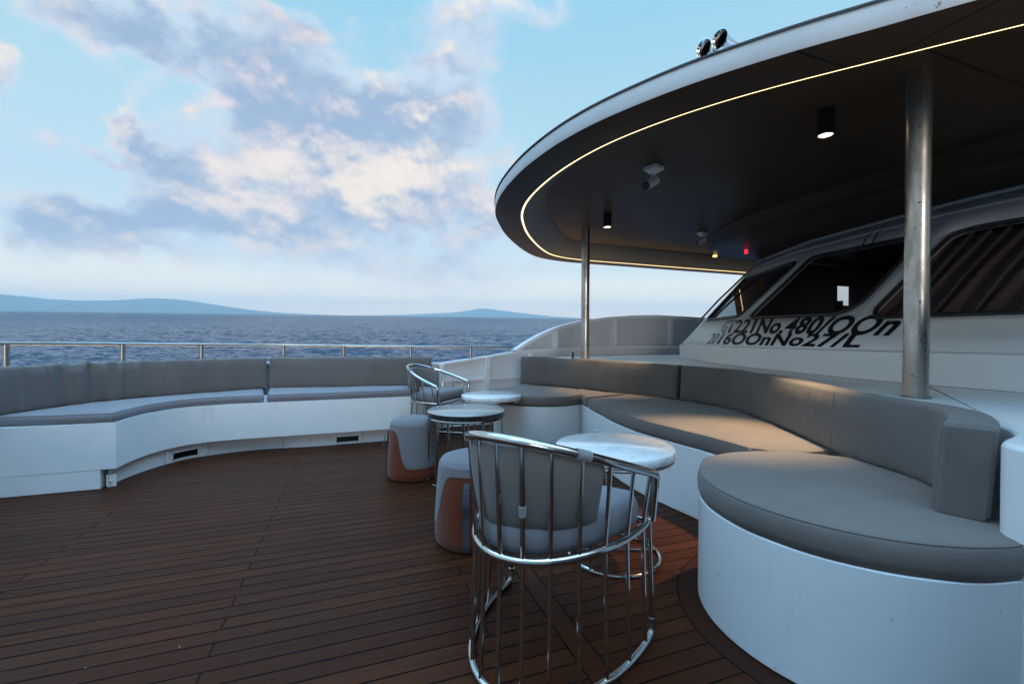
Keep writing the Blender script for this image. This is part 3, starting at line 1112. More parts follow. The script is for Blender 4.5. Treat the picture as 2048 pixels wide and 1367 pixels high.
seat1 = np.vstack([FAS[:jseam] + NF[:jseam] * .015, (BACK[3:iseam] + BN[3:iseam] * .02)[::-1], [(-3.45, 2.99), (-3.2, 3.05), (-2.9, 3.155)]])
i_s = ib(-.905)
seat1 = np.vstack([FAS[:jseam] + NF[:jseam] * .015, (BACK[20:iseam] + BN[20:iseam] * .02)[::-1], [(-3.50, 2.93)], [(-2.9, 3.155)]])
sA = [p for p in (BACK + BN * .02)[::-1] if p[1] > 2.99 and bx[0] is not None]
kx = [i for i in range(len(BACK)) if BACK[i, 1] > 2.95 and i < iseam]
seat1 = np.vstack([FAS[:jseam + 1] + NF[:jseam + 1] * .015, (BACK[kx] + BN[kx] * .02)[::-1], [(-3.2, 3.045), (-2.9, 3.150)]])
c1 = cushion('seat_cushion', seat1, .477, .548, M_SEAT, None, .02, .004, 2)
tag(c1, 'pale grey seat cushion at the angled forward corner of the bow bench', 'cushion', 'seat cushions of the bow bench')
seat2 = np.vstack([FAS[jseam + 1:] + NF[jseam + 1:] * .015, (BACK[iseam + 1:] + BN[iseam + 1:] * .02)[::-1]])
c2 = cushion('seat_cushion', seat2, .477, .55, M_SEAT, None, .02, .004, 3)
tag(c2, 'pale grey seat cushion on the bow bench behind the far tub chair', 'cushion', 'seat cushions of the bow bench')
BOAT += [c1, c2]

# ------------------------------------------------------------------ cabin top and lounge sofa
WALL = spline([(2.30, .98), (1.85, .93), (1.62, .97), (1.53, 1.02), (1.455, 1.155), (1.438, 1.268), (1.492, 1.318), (1.622, 1.402), (1.74, 1.545), (1.785, 1.73), (1.775, 2.0), (1.79, 2.25), (1.85, 2.56), (1.91, 2.89), (1.945, 3.3), (1.90, 3.75), (1.70, 4.2), (1.32, 4.65), (.87, 5.11), (.45, 5.44), (.20, 5.57), (.17, 5.66), (.19, 5.95)], .03)
ctop = empty('cabin_top', (0, 0, 0))
tag(ctop, 'low white cabin top behind the sofa carrying the wheelhouse and the steel posts', 'cabin top')
BOAT.append(ctop)


def top_h(y):
    return .79 + .010 * y


far_b = 5.86
cp = np.vstack([WALL[::-1], [(9.5, -1.0)], [ab(9.6, far_b)]])
# far edge follows the bulwark
fb = np.array([BULW[i] - NB[i] * .06 for i in range(len(BULW)) if bt[i] > -8 and BULW[i, 1] > 5 and BULW[i, 0] > .2])
cp = np.vstack([WALL, fb, [ab(9.4, 5.8), ab(9.4, .13), ab(2.6, .13)]])
cp = ccw(cp)
n = len(cp)
m1 = MB()
m1.strip([[(x, y, .003) for x, y in cp], [(x, y, top_h(y) - .012) for x, y in cp]])
m1.build('side_wall', M_WHITE, ctop, angle=35)
cin = cp - (-normals2(cp, True)) * .0
m2 = MB()
NO = -normals2(cp, True)
m2.strip([[(x, y, top_h(y) - .012) for x, y in cp], [(x, y, top_h(y) - .004) for x, y in cp - NO * .003], [(x, y, top_h(y)) for x, y in cp - NO * .012]])
m2.f.append([2 * n + i for i in range(n)])
m2.build('top_plate', M_TOP, ctop, angle=60)

sofa = empty('sofa_base', (0, 0, 0))
tag(sofa, 'white built-in sofa base with two round ends standing on the teak deck', 'sofa base')
BOAT.append(sofa)
NCX, NCY, NR = 1.31, 1.72, .52
ca = np.radians(np.arange(0, 360, 3))
circN = np.c_[NCX + NR * np.cos(ca), NCY + NR * np.sin(ca)]
FCX, FCY, FR = .30, 4.76, .50
circF = np.c_[FCX + FR * np.cos(ca), FCY + FR * np.sin(ca)]
FRONT = spline([(.712, 4.50), (.757, 4.05), (.827, 3.475), (.925, 3.1), (1.05, 2.83), (1.17, 2.58), (1.30, 2.20)], .03)
mid = np.vstack([FRONT, [(1.8, 2.1), (1.82, 2.6), (1.9, 3.3), (1.85, 3.7), (1.65, 4.15), (.87, 5.06), (.75, 5.05)]])
BZ = .43
for nm, pl_ in (('round_end', circN), ('round_end', circF), ('middle_front', mid)):
    prism(nm, pl_, .003, BZ - (.0006 if nm == 'middle_front' else 0), M_WHITE, sofa, bev=.004)

PINN = spline([(.10, 5.43), (.42, 5.29), (.77, 5.0), (1.18, 4.54), (1.56, 4.1), (1.765, 3.68), (1.80, 3.3), (1.765, 2.89), (1.705, 2.55), (1.65, 2.25), (1.63, 2.0), (1.642, 1.80), (1.612, 1.66), (1.535, 1.555), (1.45, 1.482), (1.393, 1.430)], .012)
pt = PINN[:, 0] / PINN[:, 1]
# seats
mcut = [p for p in PINN if 2.27 < p[1] < 4.98]
midc = np.vstack([FRONT[2:-6] + normals2(FRONT)[2:-6] * .0, [(1.36, 2.245), (1.52, 2.215)], (np.array(mcut)[::-1][2:] + [.015, 0])])
# split the middle cushion at the corner seam
cs1 = np.vstack([FRONT[1:9], [(1.18, 4.545)], [p for p in PINN[::-1] if 4.56 < p[1] < 4.99], [(.745, 4.97)]])
cs2 = np.vstack([FRONT[10:-4], [(1.36, 2.25), (1.52, 2.225)], (np.array([p for p in PINN[::-1] if 2.26 < p[1] < 4.50]) + [.012, .0]), [(1.19, 4.50)]])
cF = np.array([p for p in circF if not (p[0] > .69 and p[1] > 4.4)])
ang = np.degrees(np.arctan2(cF[:, 1] - FCY, cF[:, 0] - FCX)) % 360
cF = cF[np.argsort((ang - 330) % 360)]          # from the seam round clockwise-free
arc = [(FCX + FR * math.cos(R(a)), FCY + FR * math.sin(R(a))) for a in np.arange(-30, -232, -3)]
cs3 = np.vstack([[(.735, 4.50)], arc, [p for p in PINN if p[1] > 5.02 and p[0] > .1], [(.752, 5.0)]])
arcN = []
for a in np.arange(0, 360, 3):
    x_, y_ = NCX + (NR + .003) * math.cos(R(a)), NCY + (NR + .003) * math.sin(R(a))
    lim = 1.70 if y_ > 1.5 else 1.70 - (1.5 - y_) * 0.7
    arcN.append((min(x_, lim), y_))
for pl_, z1, lb, sd_ in ((cs2, .530, 'curved grey middle seat cushion of the sofa lit by the near ceiling lamp', 22), (cs1, .532, 'short grey wedge seat cushion in the inner corner of the sofa', 23), (cs3, .530, 'round grey seat cushion at the far end of the sofa behind the white marble tables', 24), (np.array(arcN), .535, 'large round grey seat cushion at the near end of the sofa', 25)):
    o_ = cushion('seat_cushion', pl_, BZ + .002, z1, M_FAB, None, .018, .006, sd_)
    tag(o_, lb, 'cushion', 'seat cushions of the sofa')
    BOAT.append(o_)
ks = int(np.argmin(np.abs(pt - .383) + (PINN[:, 1] < 3) * 9))
zz = lambda P: [np.interp(p[1], [1.3, 1.7, 2.5, 4.1, 5.5], [.83, .842, .846, .853, .882]) for p in P]
pa = PINN[:ks - 1]
pb = PINN[ks + 1:]
o_ = backpad('back_cushion', pa, .538, zz(pa), .125, M_FABB, None, .018, 1, 31, .006, lambda q: .5 + .9 * math.exp(-((q - .3) / .2) ** 2))
tag(o_, 'creased grey back cushion round the far end of the sofa below the slim post', 'cushion', 'back cushions of the sofa')
BOAT.append(o_)
o_ = backpad('back_cushion', pb, .542, zz(pb), .125, M_FABB, None, .018, 1, 41, .0045, lambda q: .9 if q < .35 else .35, rnd=.02)
tag(o_, 'long grey back cushion curling round the near end of the sofa to a blunt end', 'cushion', 'back cushions of the sofa')
npb = normals2(pb)
for js in (int(np.argmin(np.abs(pb[:, 1] - 2.23))), int(np.argmin(np.abs(pb[:, 1] - 3.05)))):
    MB().tube([(*(pb[js] + npb[js] * (-.0085 + .018 * t)), .548 + (zz(pb)[js] - .556) * t) for t in np.linspace(0, 1, 12)], .0012, 6).build('seam', M_FABB, o_)
BOAT.append(o_)


def outlet(x, y, z, rz, lb):
    t = empty('wall_socket', (x, y, z), rz)
    tag(t, lb, 'socket', 'sockets on the sofa base')
    bevel(MB().box((0, 0, 0), (.026, .085, .12)).build('cover', M_GREYP, t, smooth=False), .004)
    bevel(MB().box((-.016, 0, .005), (.008, .05, .07)).build('flap', M_CLEAN, t, smooth=False), .003)
    BOAT.append(t)


outlet(.757, 3.93, .215, R(-4), 'small pale electrical socket low on the white sofa base near the inner corner')
outlet(1.168, 2.545, .245, R(22), 'pale electrical socket on the white sofa base beside the near round end')

# ------------------------------------------------------------------ wheelhouse
AX = np.array([.94, .342])
WP = np.array([(2.42, 6.23), (2.28, 4.92), (2.39, 4.0), (2.556, 3.11), (2.86, 2.435), (3.3, 1.75), (4.0, 1.1)])
WS = np.r_[0, np.cumsum(np.linalg.norm(np.diff(WP, axis=0), axis=1))]
RK = 1.15
# smooth the aft run of the front, keep the corner at the second point
_s = spline(WP[1:], .05)
WPS = np.vstack([WP[:1], _s])
WSS = np.r_[0, np.cumsum(np.linalg.norm(np.diff(WPS, axis=0), axis=1))]
WSS = WSS * (WS[-1] / WSS[-1])


def wpt(s, v, off=0.0):
    x = np.interp(s, WSS, WPS[:, 0])
    y = np.interp(s, WSS, WPS[:, 1])
    x2, y2 = np.interp(s + .02, WSS, WPS[:, 0]), np.interp(s + .02, WSS, WPS[:, 1])
    x1, y1 = np.interp(s - .02, WSS, WPS[:, 0]), np.interp(s - .02, WSS, WPS[:, 1])
    p = np.array([x + AX[0] * RK * v, y + AX[1] * RK * v, 1.03 + v])
    if off:
        nn = np.cross([x2 - x1, y2 - y1, 0], [AX[0] * RK, AX[1] * RK, 1])
        nn = nn / np.linalg.norm(nn)
        if nn[0] > 0:
            nn = -nn
        p = p + nn * off
    return tuple(p)


wh = empty('wheelhouse', (0, 0, 0))
tag(wh, 'white raked wheelhouse front with dark tinted windows and black registration lettering', 'wheelhouse')
BOAT.append(wh)


def roundpoly(P, r_=.05, n=5):
    P = [np.array(p, float) for p in P]
    out = []
    for i in range(len(P)):
        a, b, c = P[i - 1], P[i], P[(i + 1) % len(P)]
        u, w = a - b, c - b
        rr_ = min(r_, np.linalg.norm(u) * .45, np.linalg.norm(w) * .45)
        u, w = u / np.linalg.norm(u) * rr_, w / np.linalg.norm(w) * rr_
        for t in np.linspace(0, 1, n):
            out.append(b + u * (1 - t) ** 2 + w * t ** 2)
    return np.array(out)


WIN = [roundpoly([(.16, .35), (.16, .98), (1.46, 1.00), (1.30, .345)], .05), roundpoly([(1.50, .315), (1.67, 1.02), (2.80, .985), (2.87, .86), (2.80, .36), (2.66, .29)], .07), roundpoly([(2.965, .30), (3.10, .93), (3.24, .96), (4.9, .94), (4.9, .245), (3.02, .245)], .06)]
WIN = [resample(np.vstack([w_, w_[:1]]), .05, True) for w_ in WIN]
vt, ed = [], []


def addloop(P):
    o = len(vt)
    vt.extend([Vector(p) for p in P])
    ed.extend([(o + i, o + (i + 1) % len(P)) for i in range(len(P))])


VTOP = 1.31
ss = np.r_[np.arange(0, WS[-1], .08), WS[-1]]
addloop(np.vstack([np.c_[ss, np.full(len(ss), 0.0)], np.c_[ss[::-1], np.full(len(ss), VTOP)]]))
for w_ in WIN:
    addloop(w_)
for v_ in (.1, .2, 1.12, 1.2):
    for s_ in np.arange(.1, WS[-1] - .05, .1):
        vt.append(Vector((s_, v_)))
rv_, re_, rf_, *_ = delaunay_2d_cdt(vt, ed, [], 1, 1e-5)


fs = []
for f in rf_:
    c = sum((rv_[i] for i in f), Vector((0, 0))) / len(f)
    if not any(inside(c, w_) for w_ in WIN):
        fs.append(list(f))
mw = MB()
mw.add([wpt(p[0], p[1]) for p in rv_], fs)
wl = mw.build('front_wall', M_WHEEL, wh, angle=12)
if sum(p.normal.x * p.area for p in wl.data.polygons) > 0:
    wl.data.flip_normals()
md = wl.modifiers.new('solid', 'SOLIDIFY')
md.thickness, md.offset = .03, -1
for w_ in WIN:
    fr_ = MB().tube([wpt(p[0], p[1], .004) for p in w_], .018, 8, closed=True).build('window_frame', M_DARK, wh)
    vt2 = [Vector(p) for p in w_]
    e2 = [(i, (i + 1) % len(w_)) for i in range(len(w_))]
    lo, hi_ = w_.min(0), w_.max(0)
    for s_ in np.arange(lo[0] + .06, hi_[0], .1):
        for v_ in np.arange(lo[1] + .06, hi_[1], .12):
            if inside((s_, v_), w_):
                vt2.append(Vector((s_, v_)))
    a_, b_, c_, *_ = delaunay_2d_cdt(vt2, e2, [], 1, 1e-5)
    MB().add([wpt(p[0], p[1], -.008) for p in a_], [list(f) for f in c_ if inside(sum((a_[i] for i in f), Vector((0, 0))) / len(f), w_)]).build('pane', M_GLASS, fr_, angle=12)
# white plinth under the raked wall
mp = MB()
sp = np.arange(0, WS[-1] + .01, .05)
base = [wpt(s_, 0) for s_ in sp]
PL0 = np.array([[b[0], b[1]] for b in base])
NP_ = normals2(PL0)
if NP_[3][0] > 0:
    NP_ = -NP_
rows = []
for off, zf in ((.012, lambda y: top_h(y) + .003), (.02, lambda y: 1.0), (.02, lambda y: 1.024), (.002, lambda y: 1.034)):
    rows.append([(*(p + n_ * off), zf(p[1])) for p, n_ in zip(PL0, NP_)])
# round the far corner back along the side
for r_ in rows:
    z_ = r_[0][2]
    x0, y0 = r_[0][0], r_[0][1]
    r_[:0] = [(x0 + 6.0 * .94, y0 + 6.0 * .342, z_), (x0 + .6, y0 + .30, z_), (x0 + .22, y0 + .17, z_), (x0 + .06, y0 + .07, z_)]
mp.strip(rows, closed=False)
mp.build('plinth', M_CLEAN, wh, angle=50)
# far side wall with a small window, floor, back wall and roof closing the dark inside
pf = np.array(WP[0])
sw = MB()


def sidept(a_, z_):
    v_ = max(z_ - 1.03, 0)
    return (pf[0] + .94 * a_ + AX[0] * RK * v_ * 0, pf[1] + .342 * a_, z_)


def sq(a0, a1, z0, z1):
    sw.add([sidept(a0, z0), sidept(a1, z0), sidept(a1, z1), sidept(a0, z1)], [(0, 1, 2, 3)])


HA0, HA1, HZ0, HZ1 = 3.24, 3.56, 1.69, 2.03
sw.add([sidept(0, 1.03), sidept(RK * VTOP, 1.03), sidept(RK * VTOP, 1.03 + VTOP)], [(0, 1, 2)])
ZT = 1.03 + VTOP
sq(RK * VTOP, HA0, 1.03, ZT)
sq(HA1, 6, 1.03, ZT)
sq(HA0, HA1, 1.03, HZ0)
sq(HA0, HA1, HZ1, ZT)
sw.build('side_wall', M_INT, wh, smooth=False, recalc=False)
MB().tube([sidept(a_, z_) for a_, z_ in ((HA0, HZ0), (HA1, HZ0), (HA1, HZ1), (HA0, HZ1))], .014, 8, closed=True).build('window_frame', M_DARK, wh)
it = MB()
e0, e1 = ab(9.4, 5.3), ab(9.4, -1.5)
it.add([(e0[0], e0[1], .9), (e1[0], e1[1], .9), (e1[0], e1[1], 2.4), (e0[0], e0[1], 2.4)], [(0, 1, 2, 3)])
n0 = ab(3.0, 5.3)
it.add([(p[0] + .25, p[1] + .08, 1.05) for p in WPS] + [(e1[0], e1[1], 1.05), (e0[0], e0[1], 1.05)], [list(range(len(WPS) + 2))])
# a console and a seat back seen as dark shapes through the glass
it.box((4.2, 4.3, 1.25), (.5, 1.6, .4), ANG)
it.box((4.455, 5.93, 1.36), (.05, .07, .56), ANG)
it.build('interior', M_INT, wh, smooth=False)
cu = MB()
cs = np.arange(3.02, 5.2, .012)
top_c, bot_c = [], []
for s_ in cs:
    ph = s_ / .105 * 2 * math.pi
    off = -.06 + .024 * math.sin(ph + .6 * math.sin(s_ * 5))
    top_c.append(wpt(s_ + .02 * math.sin(ph), .97, off))
    bot_c.append(wpt(s_ - .10 + .03 * math.sin(ph * .5 + 1), .25, off * 1.15))
midc_ = [tuple(.5 * (np.array(a) + np.array(b)) + np.array([.02 * math.sin(i * .09), .03 * math.sin(i * .06), 0])) for i, (a, b) in enumerate(zip(top_c, bot_c))]
cu.strip([top_c, midc_, bot_c], closed=False)
cu.build('curtain', M_CURT, wh, angle=180)
# registration lettering laid onto the raked wall


def lettering(txt, quad, name='lettering', mt=M_LETTER):
    cd = bpy.data.curves.new('letter_curve', 'FONT')
    cd.body = txt
    cd.size = 1.0
    cd.space_character = 1.05
    cd.offset = .03
    cd.resolution_u = 4
    to = bpy.data.objects.new('letter_curve', cd)
    COL.objects.link(to)
    bpy.context.view_layer.update()
    dg = bpy.context.evaluated_depsgraph_get()
    me = bpy.data.meshes.new_from_object(to.evaluated_get(dg))
    bpy.data.objects.remove(to)
    bm_ = bmesh.new()
    bm_.from_mesh(me)
    bmesh.ops.triangulate(bm_, faces=bm_.faces)
    for _ in range(2):
        long_ = [e for e in bm_.edges if e.calc_length() > .2]
        if long_:
            bmesh.ops.subdivide_edges(bm_, edges=long_, cuts=1)
            bmesh.ops.triangulate(bm_, faces=bm_.faces)
    bm_.to_mesh(me)
    bm_.free()
    co = np.array([v.co[:] for v in me.vertices])
    x0, x1, y1 = co[:, 0].min(), co[:, 0].max(), .70
    bl, br, tl, tr = [np.array(q) for q in quad]
    for v_ in me.vertices:
        u, w = (v_.co.x - x0) / (x1 - x0), v_.co.y / y1
        sv = (bl * (1 - u) + br * u) * (1 - w) + (tl * (1 - u) + tr * u) * w
        v_.co = wpt(sv[0], sv[1], .0035)
    me.materials.clear()
    me.materials.append(mt)
    o = bpy.data.objects.new(name, me)
    COL.objects.link(o)
    o.parent = wh
    return o


lettering('GT221No.480/OOn', [(1.12, .160), (3.20, .112), (.96, .308), (3.24, .262)])
lettering('2016OOnNo27/L', [(1.01, .024), (3.06, .022), (.92, .150), (3.06, .118)])
# wiper arms and the grab bar up the far corner
for s0, v0, s1, v1 in ((2.30, 1.14, 2.42, .72), (2.40, 1.14, 2.52, .74)):
    MB().tube([wpt(s0, v0, .02), wpt(s0 + .02, v0 - .06, .05), wpt(s1, v1, .03)], .006, 6).build('wiper_arm', M_BLACK, wh)
MB().tube([wpt(.05, .30, .05), wpt(.08, .6, .06), wpt(.3, 1.05, .07), wpt(.42, 1.2, .05)], .014, 8).build('grab_bar', M_CHROME, wh)
mc = MB()
for v_, rr_ in ((1.17, .012), (1.285, .02)):
    mc.tube([wpt(s_, v_, .004) for s_ in np.arange(.02, WS[-1], .08)], rr_, 6)
mc.build('cornice', M_GREYP, wh)

# ------------------------------------------------------------------ canopy
HE, HCEIL = 2.27, 2.47
half = [(9.5, .0), (6, .0), (4.2, .0), (2.95, .04), (2.45, .38), (2.005, .867), (1.827, 1.088), (1.70, 1.24), (1.575, 1.41), (1.456, 1.59), (1.36, 1.765), (1.24, 2.035), (1.166, 2.275), (1.118, 2.55), (1.095, 2.911), (1.135, 3.467), (1.255, 3.926), (1.40, 4.25), (1.641, 4.699), (2.184, 5.46), (2.50, 5.76), (2.95, 5.93), (4.2, 5.97), (6, 5.97), (9.5, 5.97)]
OUT = spline([ab(*p) for p in half], .05)
CEN = np.array(ab(5.0, 2.98))
if np.dot(normals2(OUT)[len(OUT) // 2], CEN - OUT[len(OUT) // 2]) < 0:
    OUT = OUT[::-1]
NI = normals2(OUT)                                  # inward


def off_in(dist):
    q = OUT + NI * dist
    for _ in range(int(dist * 60)):
        q[1:-1] = .5 * q[1:-1] + .25 * (q[:-2] + q[2:])
    return q


can = empty('canopy', (0, 0, 0))
tag(can, 'large rounded canopy roof with a white edge, dark ceiling and a thin warm light strip', 'canopy')
BOAT.append(can)
HT = HE + .092
lipw = np.sin(np.arange(len(OUT)) * .37) * .0012
MB().strip([[(*p, HE) for p in OUT], [(*p, HE + .01) for p in OUT - NI * .004], [(*p, HT - .012) for p in OUT - NI * .004], [(*p, HT) for p in OUT]], closed=False).build('fascia', M_FASCIA, can, angle=50)
o1 = OUT - NI * .010
MB().strip([[(*p, HT + .001) for p in o1], [(*p, HT + .010) for p in o1], [(*p, HT + .018) for p in OUT + NI * .03]], closed=False).build('roof_lip', M_SEAM, can, angle=60)
m_ = MB()
m_.strip([[(*p, HT + .013) for p in OUT + NI * .028], [(*p, HT + .05) for p in off_in(.25)], [(*p, HCEIL + .05) for p in off_in(.5)]], closed=False)
q = off_in(.5)
m_.add([(*p, HCEIL + .05) for p in q], [list(range(len(q)))])
m_.build('roof_top', M_WHITE2, can, smooth=False)
MB().strip([[(*p, HE) for p in OUT], [(*p, HE - .004) for p in off_in(.02)], [(*p, HE - .004) for p in off_in(.235)], [(*p, HE + .012) for p in off_in(.238)]], closed=False).build('soffit_rim', M_CEIL, can, angle=60)
MB().strip([[(*p, HE + .001) for p in off_in(.238)], [(*p, HE + .003) for p in off_in(.255)]], closed=False).build('light_strip', M_LED, can, angle=60)
MB().strip([[(*p, HE + .012) for p in off_in(.256)], [(*p, HE + .05) for p in off_in(.30)], [(*p, HCEIL - .03) for p in off_in(.48)], [(*p, HCEIL) for p in off_in(.50)]], closed=False).build('cove', M_COVE, can, angle=25)
m_ = MB()
q = off_in(.50)
m_.add([(*p, HCEIL + .001) for p in q], [list(range(len(q)))])
ce = m_.build('ceiling', M_CEIL, can, smooth=False)
# dropped soffit round the head of the wheelhouse
SOF = spline([ab(9, 5.3), (4.6, 7.0), (3.4, 6.75), (2.85, 6.35), (2.64, 5.75), (2.60, 5.1), (2.72, 4.4), (2.95, 3.7), (3.3, 2.9), (3.8, 2.2), (4.5, 1.6), (6, 1.0)], .05)
NSO = normals2(SOF)
if np.dot(NSO[len(SOF) // 2], np.array([4.5, 4.6]) - SOF[len(SOF) // 2]) < 0:
    NSO = -NSO
so = MB()
so.strip([[(*(p + n_ * o_), z_) for p, n_ in zip(SOF, NSO)] for o_, z_ in ((-.03, HCEIL - .002), (0, HCEIL - .03), (.03, HCEIL - .10), (.07, ZT + .012), (.12, ZT - .001))], closed=False)
q = SOF + NSO * .12
so.add([(*p, ZT - .001) for p in q] + [(*ab(9.3, -.8), ZT - .001), (*ab(9.3, 5.0), ZT - .001)], [list(range(len(q) + 2))])
so.build('dropped_soffit', M_CEIL, can, angle=60)

# posts
p1 = empty('support_post', (2.062, 2.22, 0))
tag(p1, 'thick weathered steel post beside the wheelhouse lettering, nearest the viewer', 'post', 'canopy posts')


def post(t, z0, z1):
    m__ = MB()
    m__.lathe([(.051, z0), (.051, z0 + .3), (.05, (z0 + z1) / 2), (.051, z1)], n=40)
    m__.build('shaft', M_POLE, t)
    MB().lathe([(.060, z0 + .0005), (.060, z0 + .006), (.0525, z0 + .010)], n=32).build('weld_collar', M_POLE, t)


post(p1, top_h(2.22) + .001, HCEIL)
p2 = empty('support_post', (.895, 5.33, 0))
tag(p2, 'slim looking steel post rising behind the far back cushion of the sofa', 'post', 'canopy posts')
post(p2, top_h(5.33) + .001, HCEIL)
BOAT += [p1, p2]
deckfit = MB()
deckfit.lathe([(.014, 0), (.014, .06), (.02, .062), (.02, .075)], n=12)
df = deckfit.build('deck_vent', M_BLACK)
df.location = (.80, 5.72, top_h(5.72) + .001)
tag(df, 'small black deck fitting standing just left of the slim post', 'fitting')
BOAT.append(df)

# ceiling lamps


def downlight(x, y, lb, power, aim=0):
    t = empty('ceiling_lamp', (x, y, HCEIL))
    tag(t, lb, 'ceiling lamp', 'canopy downlights')
    MB().lathe([(.045, -.001), (.045, -.150), (.041, -.153), (.038, -.150), (.0365, -.140)], n=32, cap1=False).build('housing', M_BLACK, t)
    MB().lathe([(.0352, -.146), (.0352, -.1465)], n=24).build('lens', M_BULB, t)
    l_ = bpy.data.lights.new('lamp_light', 'SPOT')
    l_.energy, l_.color, l_.spot_size, l_.spot_blend, l_.shadow_soft_size = power, (1.0, .70, .38), R(46), .9, .035
    lo_ = bpy.data.objects.new('lamp_light', l_)
    COL.objects.link(lo_)
    lo_.parent = t
    lo_.location = (0, 0, -.16)
    lo_.rotation_euler = (0, R(aim), 0)
    BOAT.append(t)


downlight(1.86, 2.6, 'black cylinder ceiling lamp nearest the thick post, glowing warm', 250, 17)
downlight(1.03, 4.75, 'black cylinder ceiling lamp just right of the slim post, glowing warm', 110)


def cctv(x, y, rz, lb, s=1.0):
    t = empty('security_camera', (x, y, HCEIL), rz)
    tag(t, lb, 'camera', 'cameras under the canopy')
    bevel(MB().box((0, 0, -.016), (.115 * s, .115 * s, .03 * s)).build('base', M_CLEAN, t, smooth=False), .004)
    MB().lathe([(.05 * s, -.03), (.05 * s, -.042), (.03 * s, -.05 * s), (.018, -.06 * s), (.018, -.085 * s)], n=24).build('mount', M_CLEAN, t)
    MB().tube([(0, 0, -.07 * s), (-.02, 0, -.09 * s), (-.035, 0, -.12 * s)], .015, 10).build('arm', M_CLEAN, t)
    bd = MB()
    ax_ = Vector((-.86, 0, -.5)).normalized()
    c_ = Vector((-.03, 0, -.135 * s))
    bd.tube([c_ - ax_ * .07, c_ - ax_ * .066, c_ + ax_ * .07], [.028, .034, .034], 24)
    bd.build('body', M_CLEAN, t)
    MB().tube([c_ + ax_ * .0705, c_ + ax_ * .078], [.033, .031], 24).build('face', M_BLACK, t)
    MB().tube([(.045, .02, -.03), (.06, .03, -.075), (.035, .02, -.12), (-.0, .0, -.13)], .004, 6).build('cable', M_CLEAN, t)
    BOAT.append(t)


cctv(1.115, 3.46, R(35), 'white security camera with a black face under the middle of the canopy')
cctv(2.42, 5.55, R(20), 'small white security camera hanging low by the wheelhouse roof edge', .8)

# red lamp glow point on the far corner of the wheelhouse roof
rl = MB()
rl.lathe([(.018, -.06), (.022, -.05), (.022, -.005), (.018, 0)], n=14)
ro = rl.build('navigation_lamp', M_RED)
ro.location = (3.19, 5.95, ZT - .004)
tag(ro, 'small glowing red lamp under the roof at the far wheelhouse corner', 'lamp')
BOAT.append(ro)
ro2 = MB().lathe([(.02, -.03), (.03, -.025), (.03, -.004), (.02, 0)], n=14).build('courtesy_lamp', emit('amber_lamp', (1.0, .55, .12), 2.0))
ro2.location = (2.95, 6.35, ZT - .004)
tag(ro2, 'tiny glowing amber lamp under the canopy beside the wheelhouse roof tip', 'lamp')
BOAT.append(ro2)

# horns on the roof


def horn(x, y, z, rz, tilt, lb):
    t = empty('air_horn', (x, y, z), rz)
    tag(t, lb, 'horn', 'air horns on the canopy')
    prof = [(.013, -.02), (.013, .0), (.014, .05), (.017, .11), (.023, .155), (.030, .18), (.039, .195), (.041, .197), (.039, .198), (.030, .186), (.022, .16), (.015, .10)]
    m__ = MB().lathe(prof, n=28)
    rot = Matrix.Rotation(R(90) + tilt, 3, 'X')
    m__.v = [tuple(rot @ Vector(p) + Vector((0, 0, .058))) for p in m__.v]
    m__.build('trumpet', M_CHROME, t)
    mo = MB().lathe([(.0335, .1895), (.024, .17), (.016, .13)], n=24, cap0=False)
    mo.v = [tuple(rot @ Vector(p) + Vector((0, 0, .058))) for p in mo.v]
    mo.build('bell', M_BLACK, t)
    k_ = MB()
    k_.tube([(0, 0, 0), (0, 0, .06)], .009, 8)
    k_.tube([tuple(rot @ Vector((0, 0, -.075)) + Vector((0, 0, .058))), tuple(rot @ Vector((0, 0, -.018)) + Vector((0, 0, .058)))], .022, 14)
    k_.tube([tuple(rot @ Vector((0, 0, .02)) + Vector((0, 0, .058))), tuple(rot @ Vector((0, 0, .032)) + Vector((0, 0, .058)))], .018, 14)
    k_.build('mount', M_BLACK, t)
    BOAT.append(t)


horn(1.085, 2.03, HT + .026, R(-62), R(4), 'chrome trumpet horn on the canopy edge, upper and right of the pair')
horn(1.045, 2.10, HT + .030, R(-62), R(4), 'chrome trumpet horn on the canopy edge, lower and left of the pair')

# ------------------------------------------------------------------ tub chair


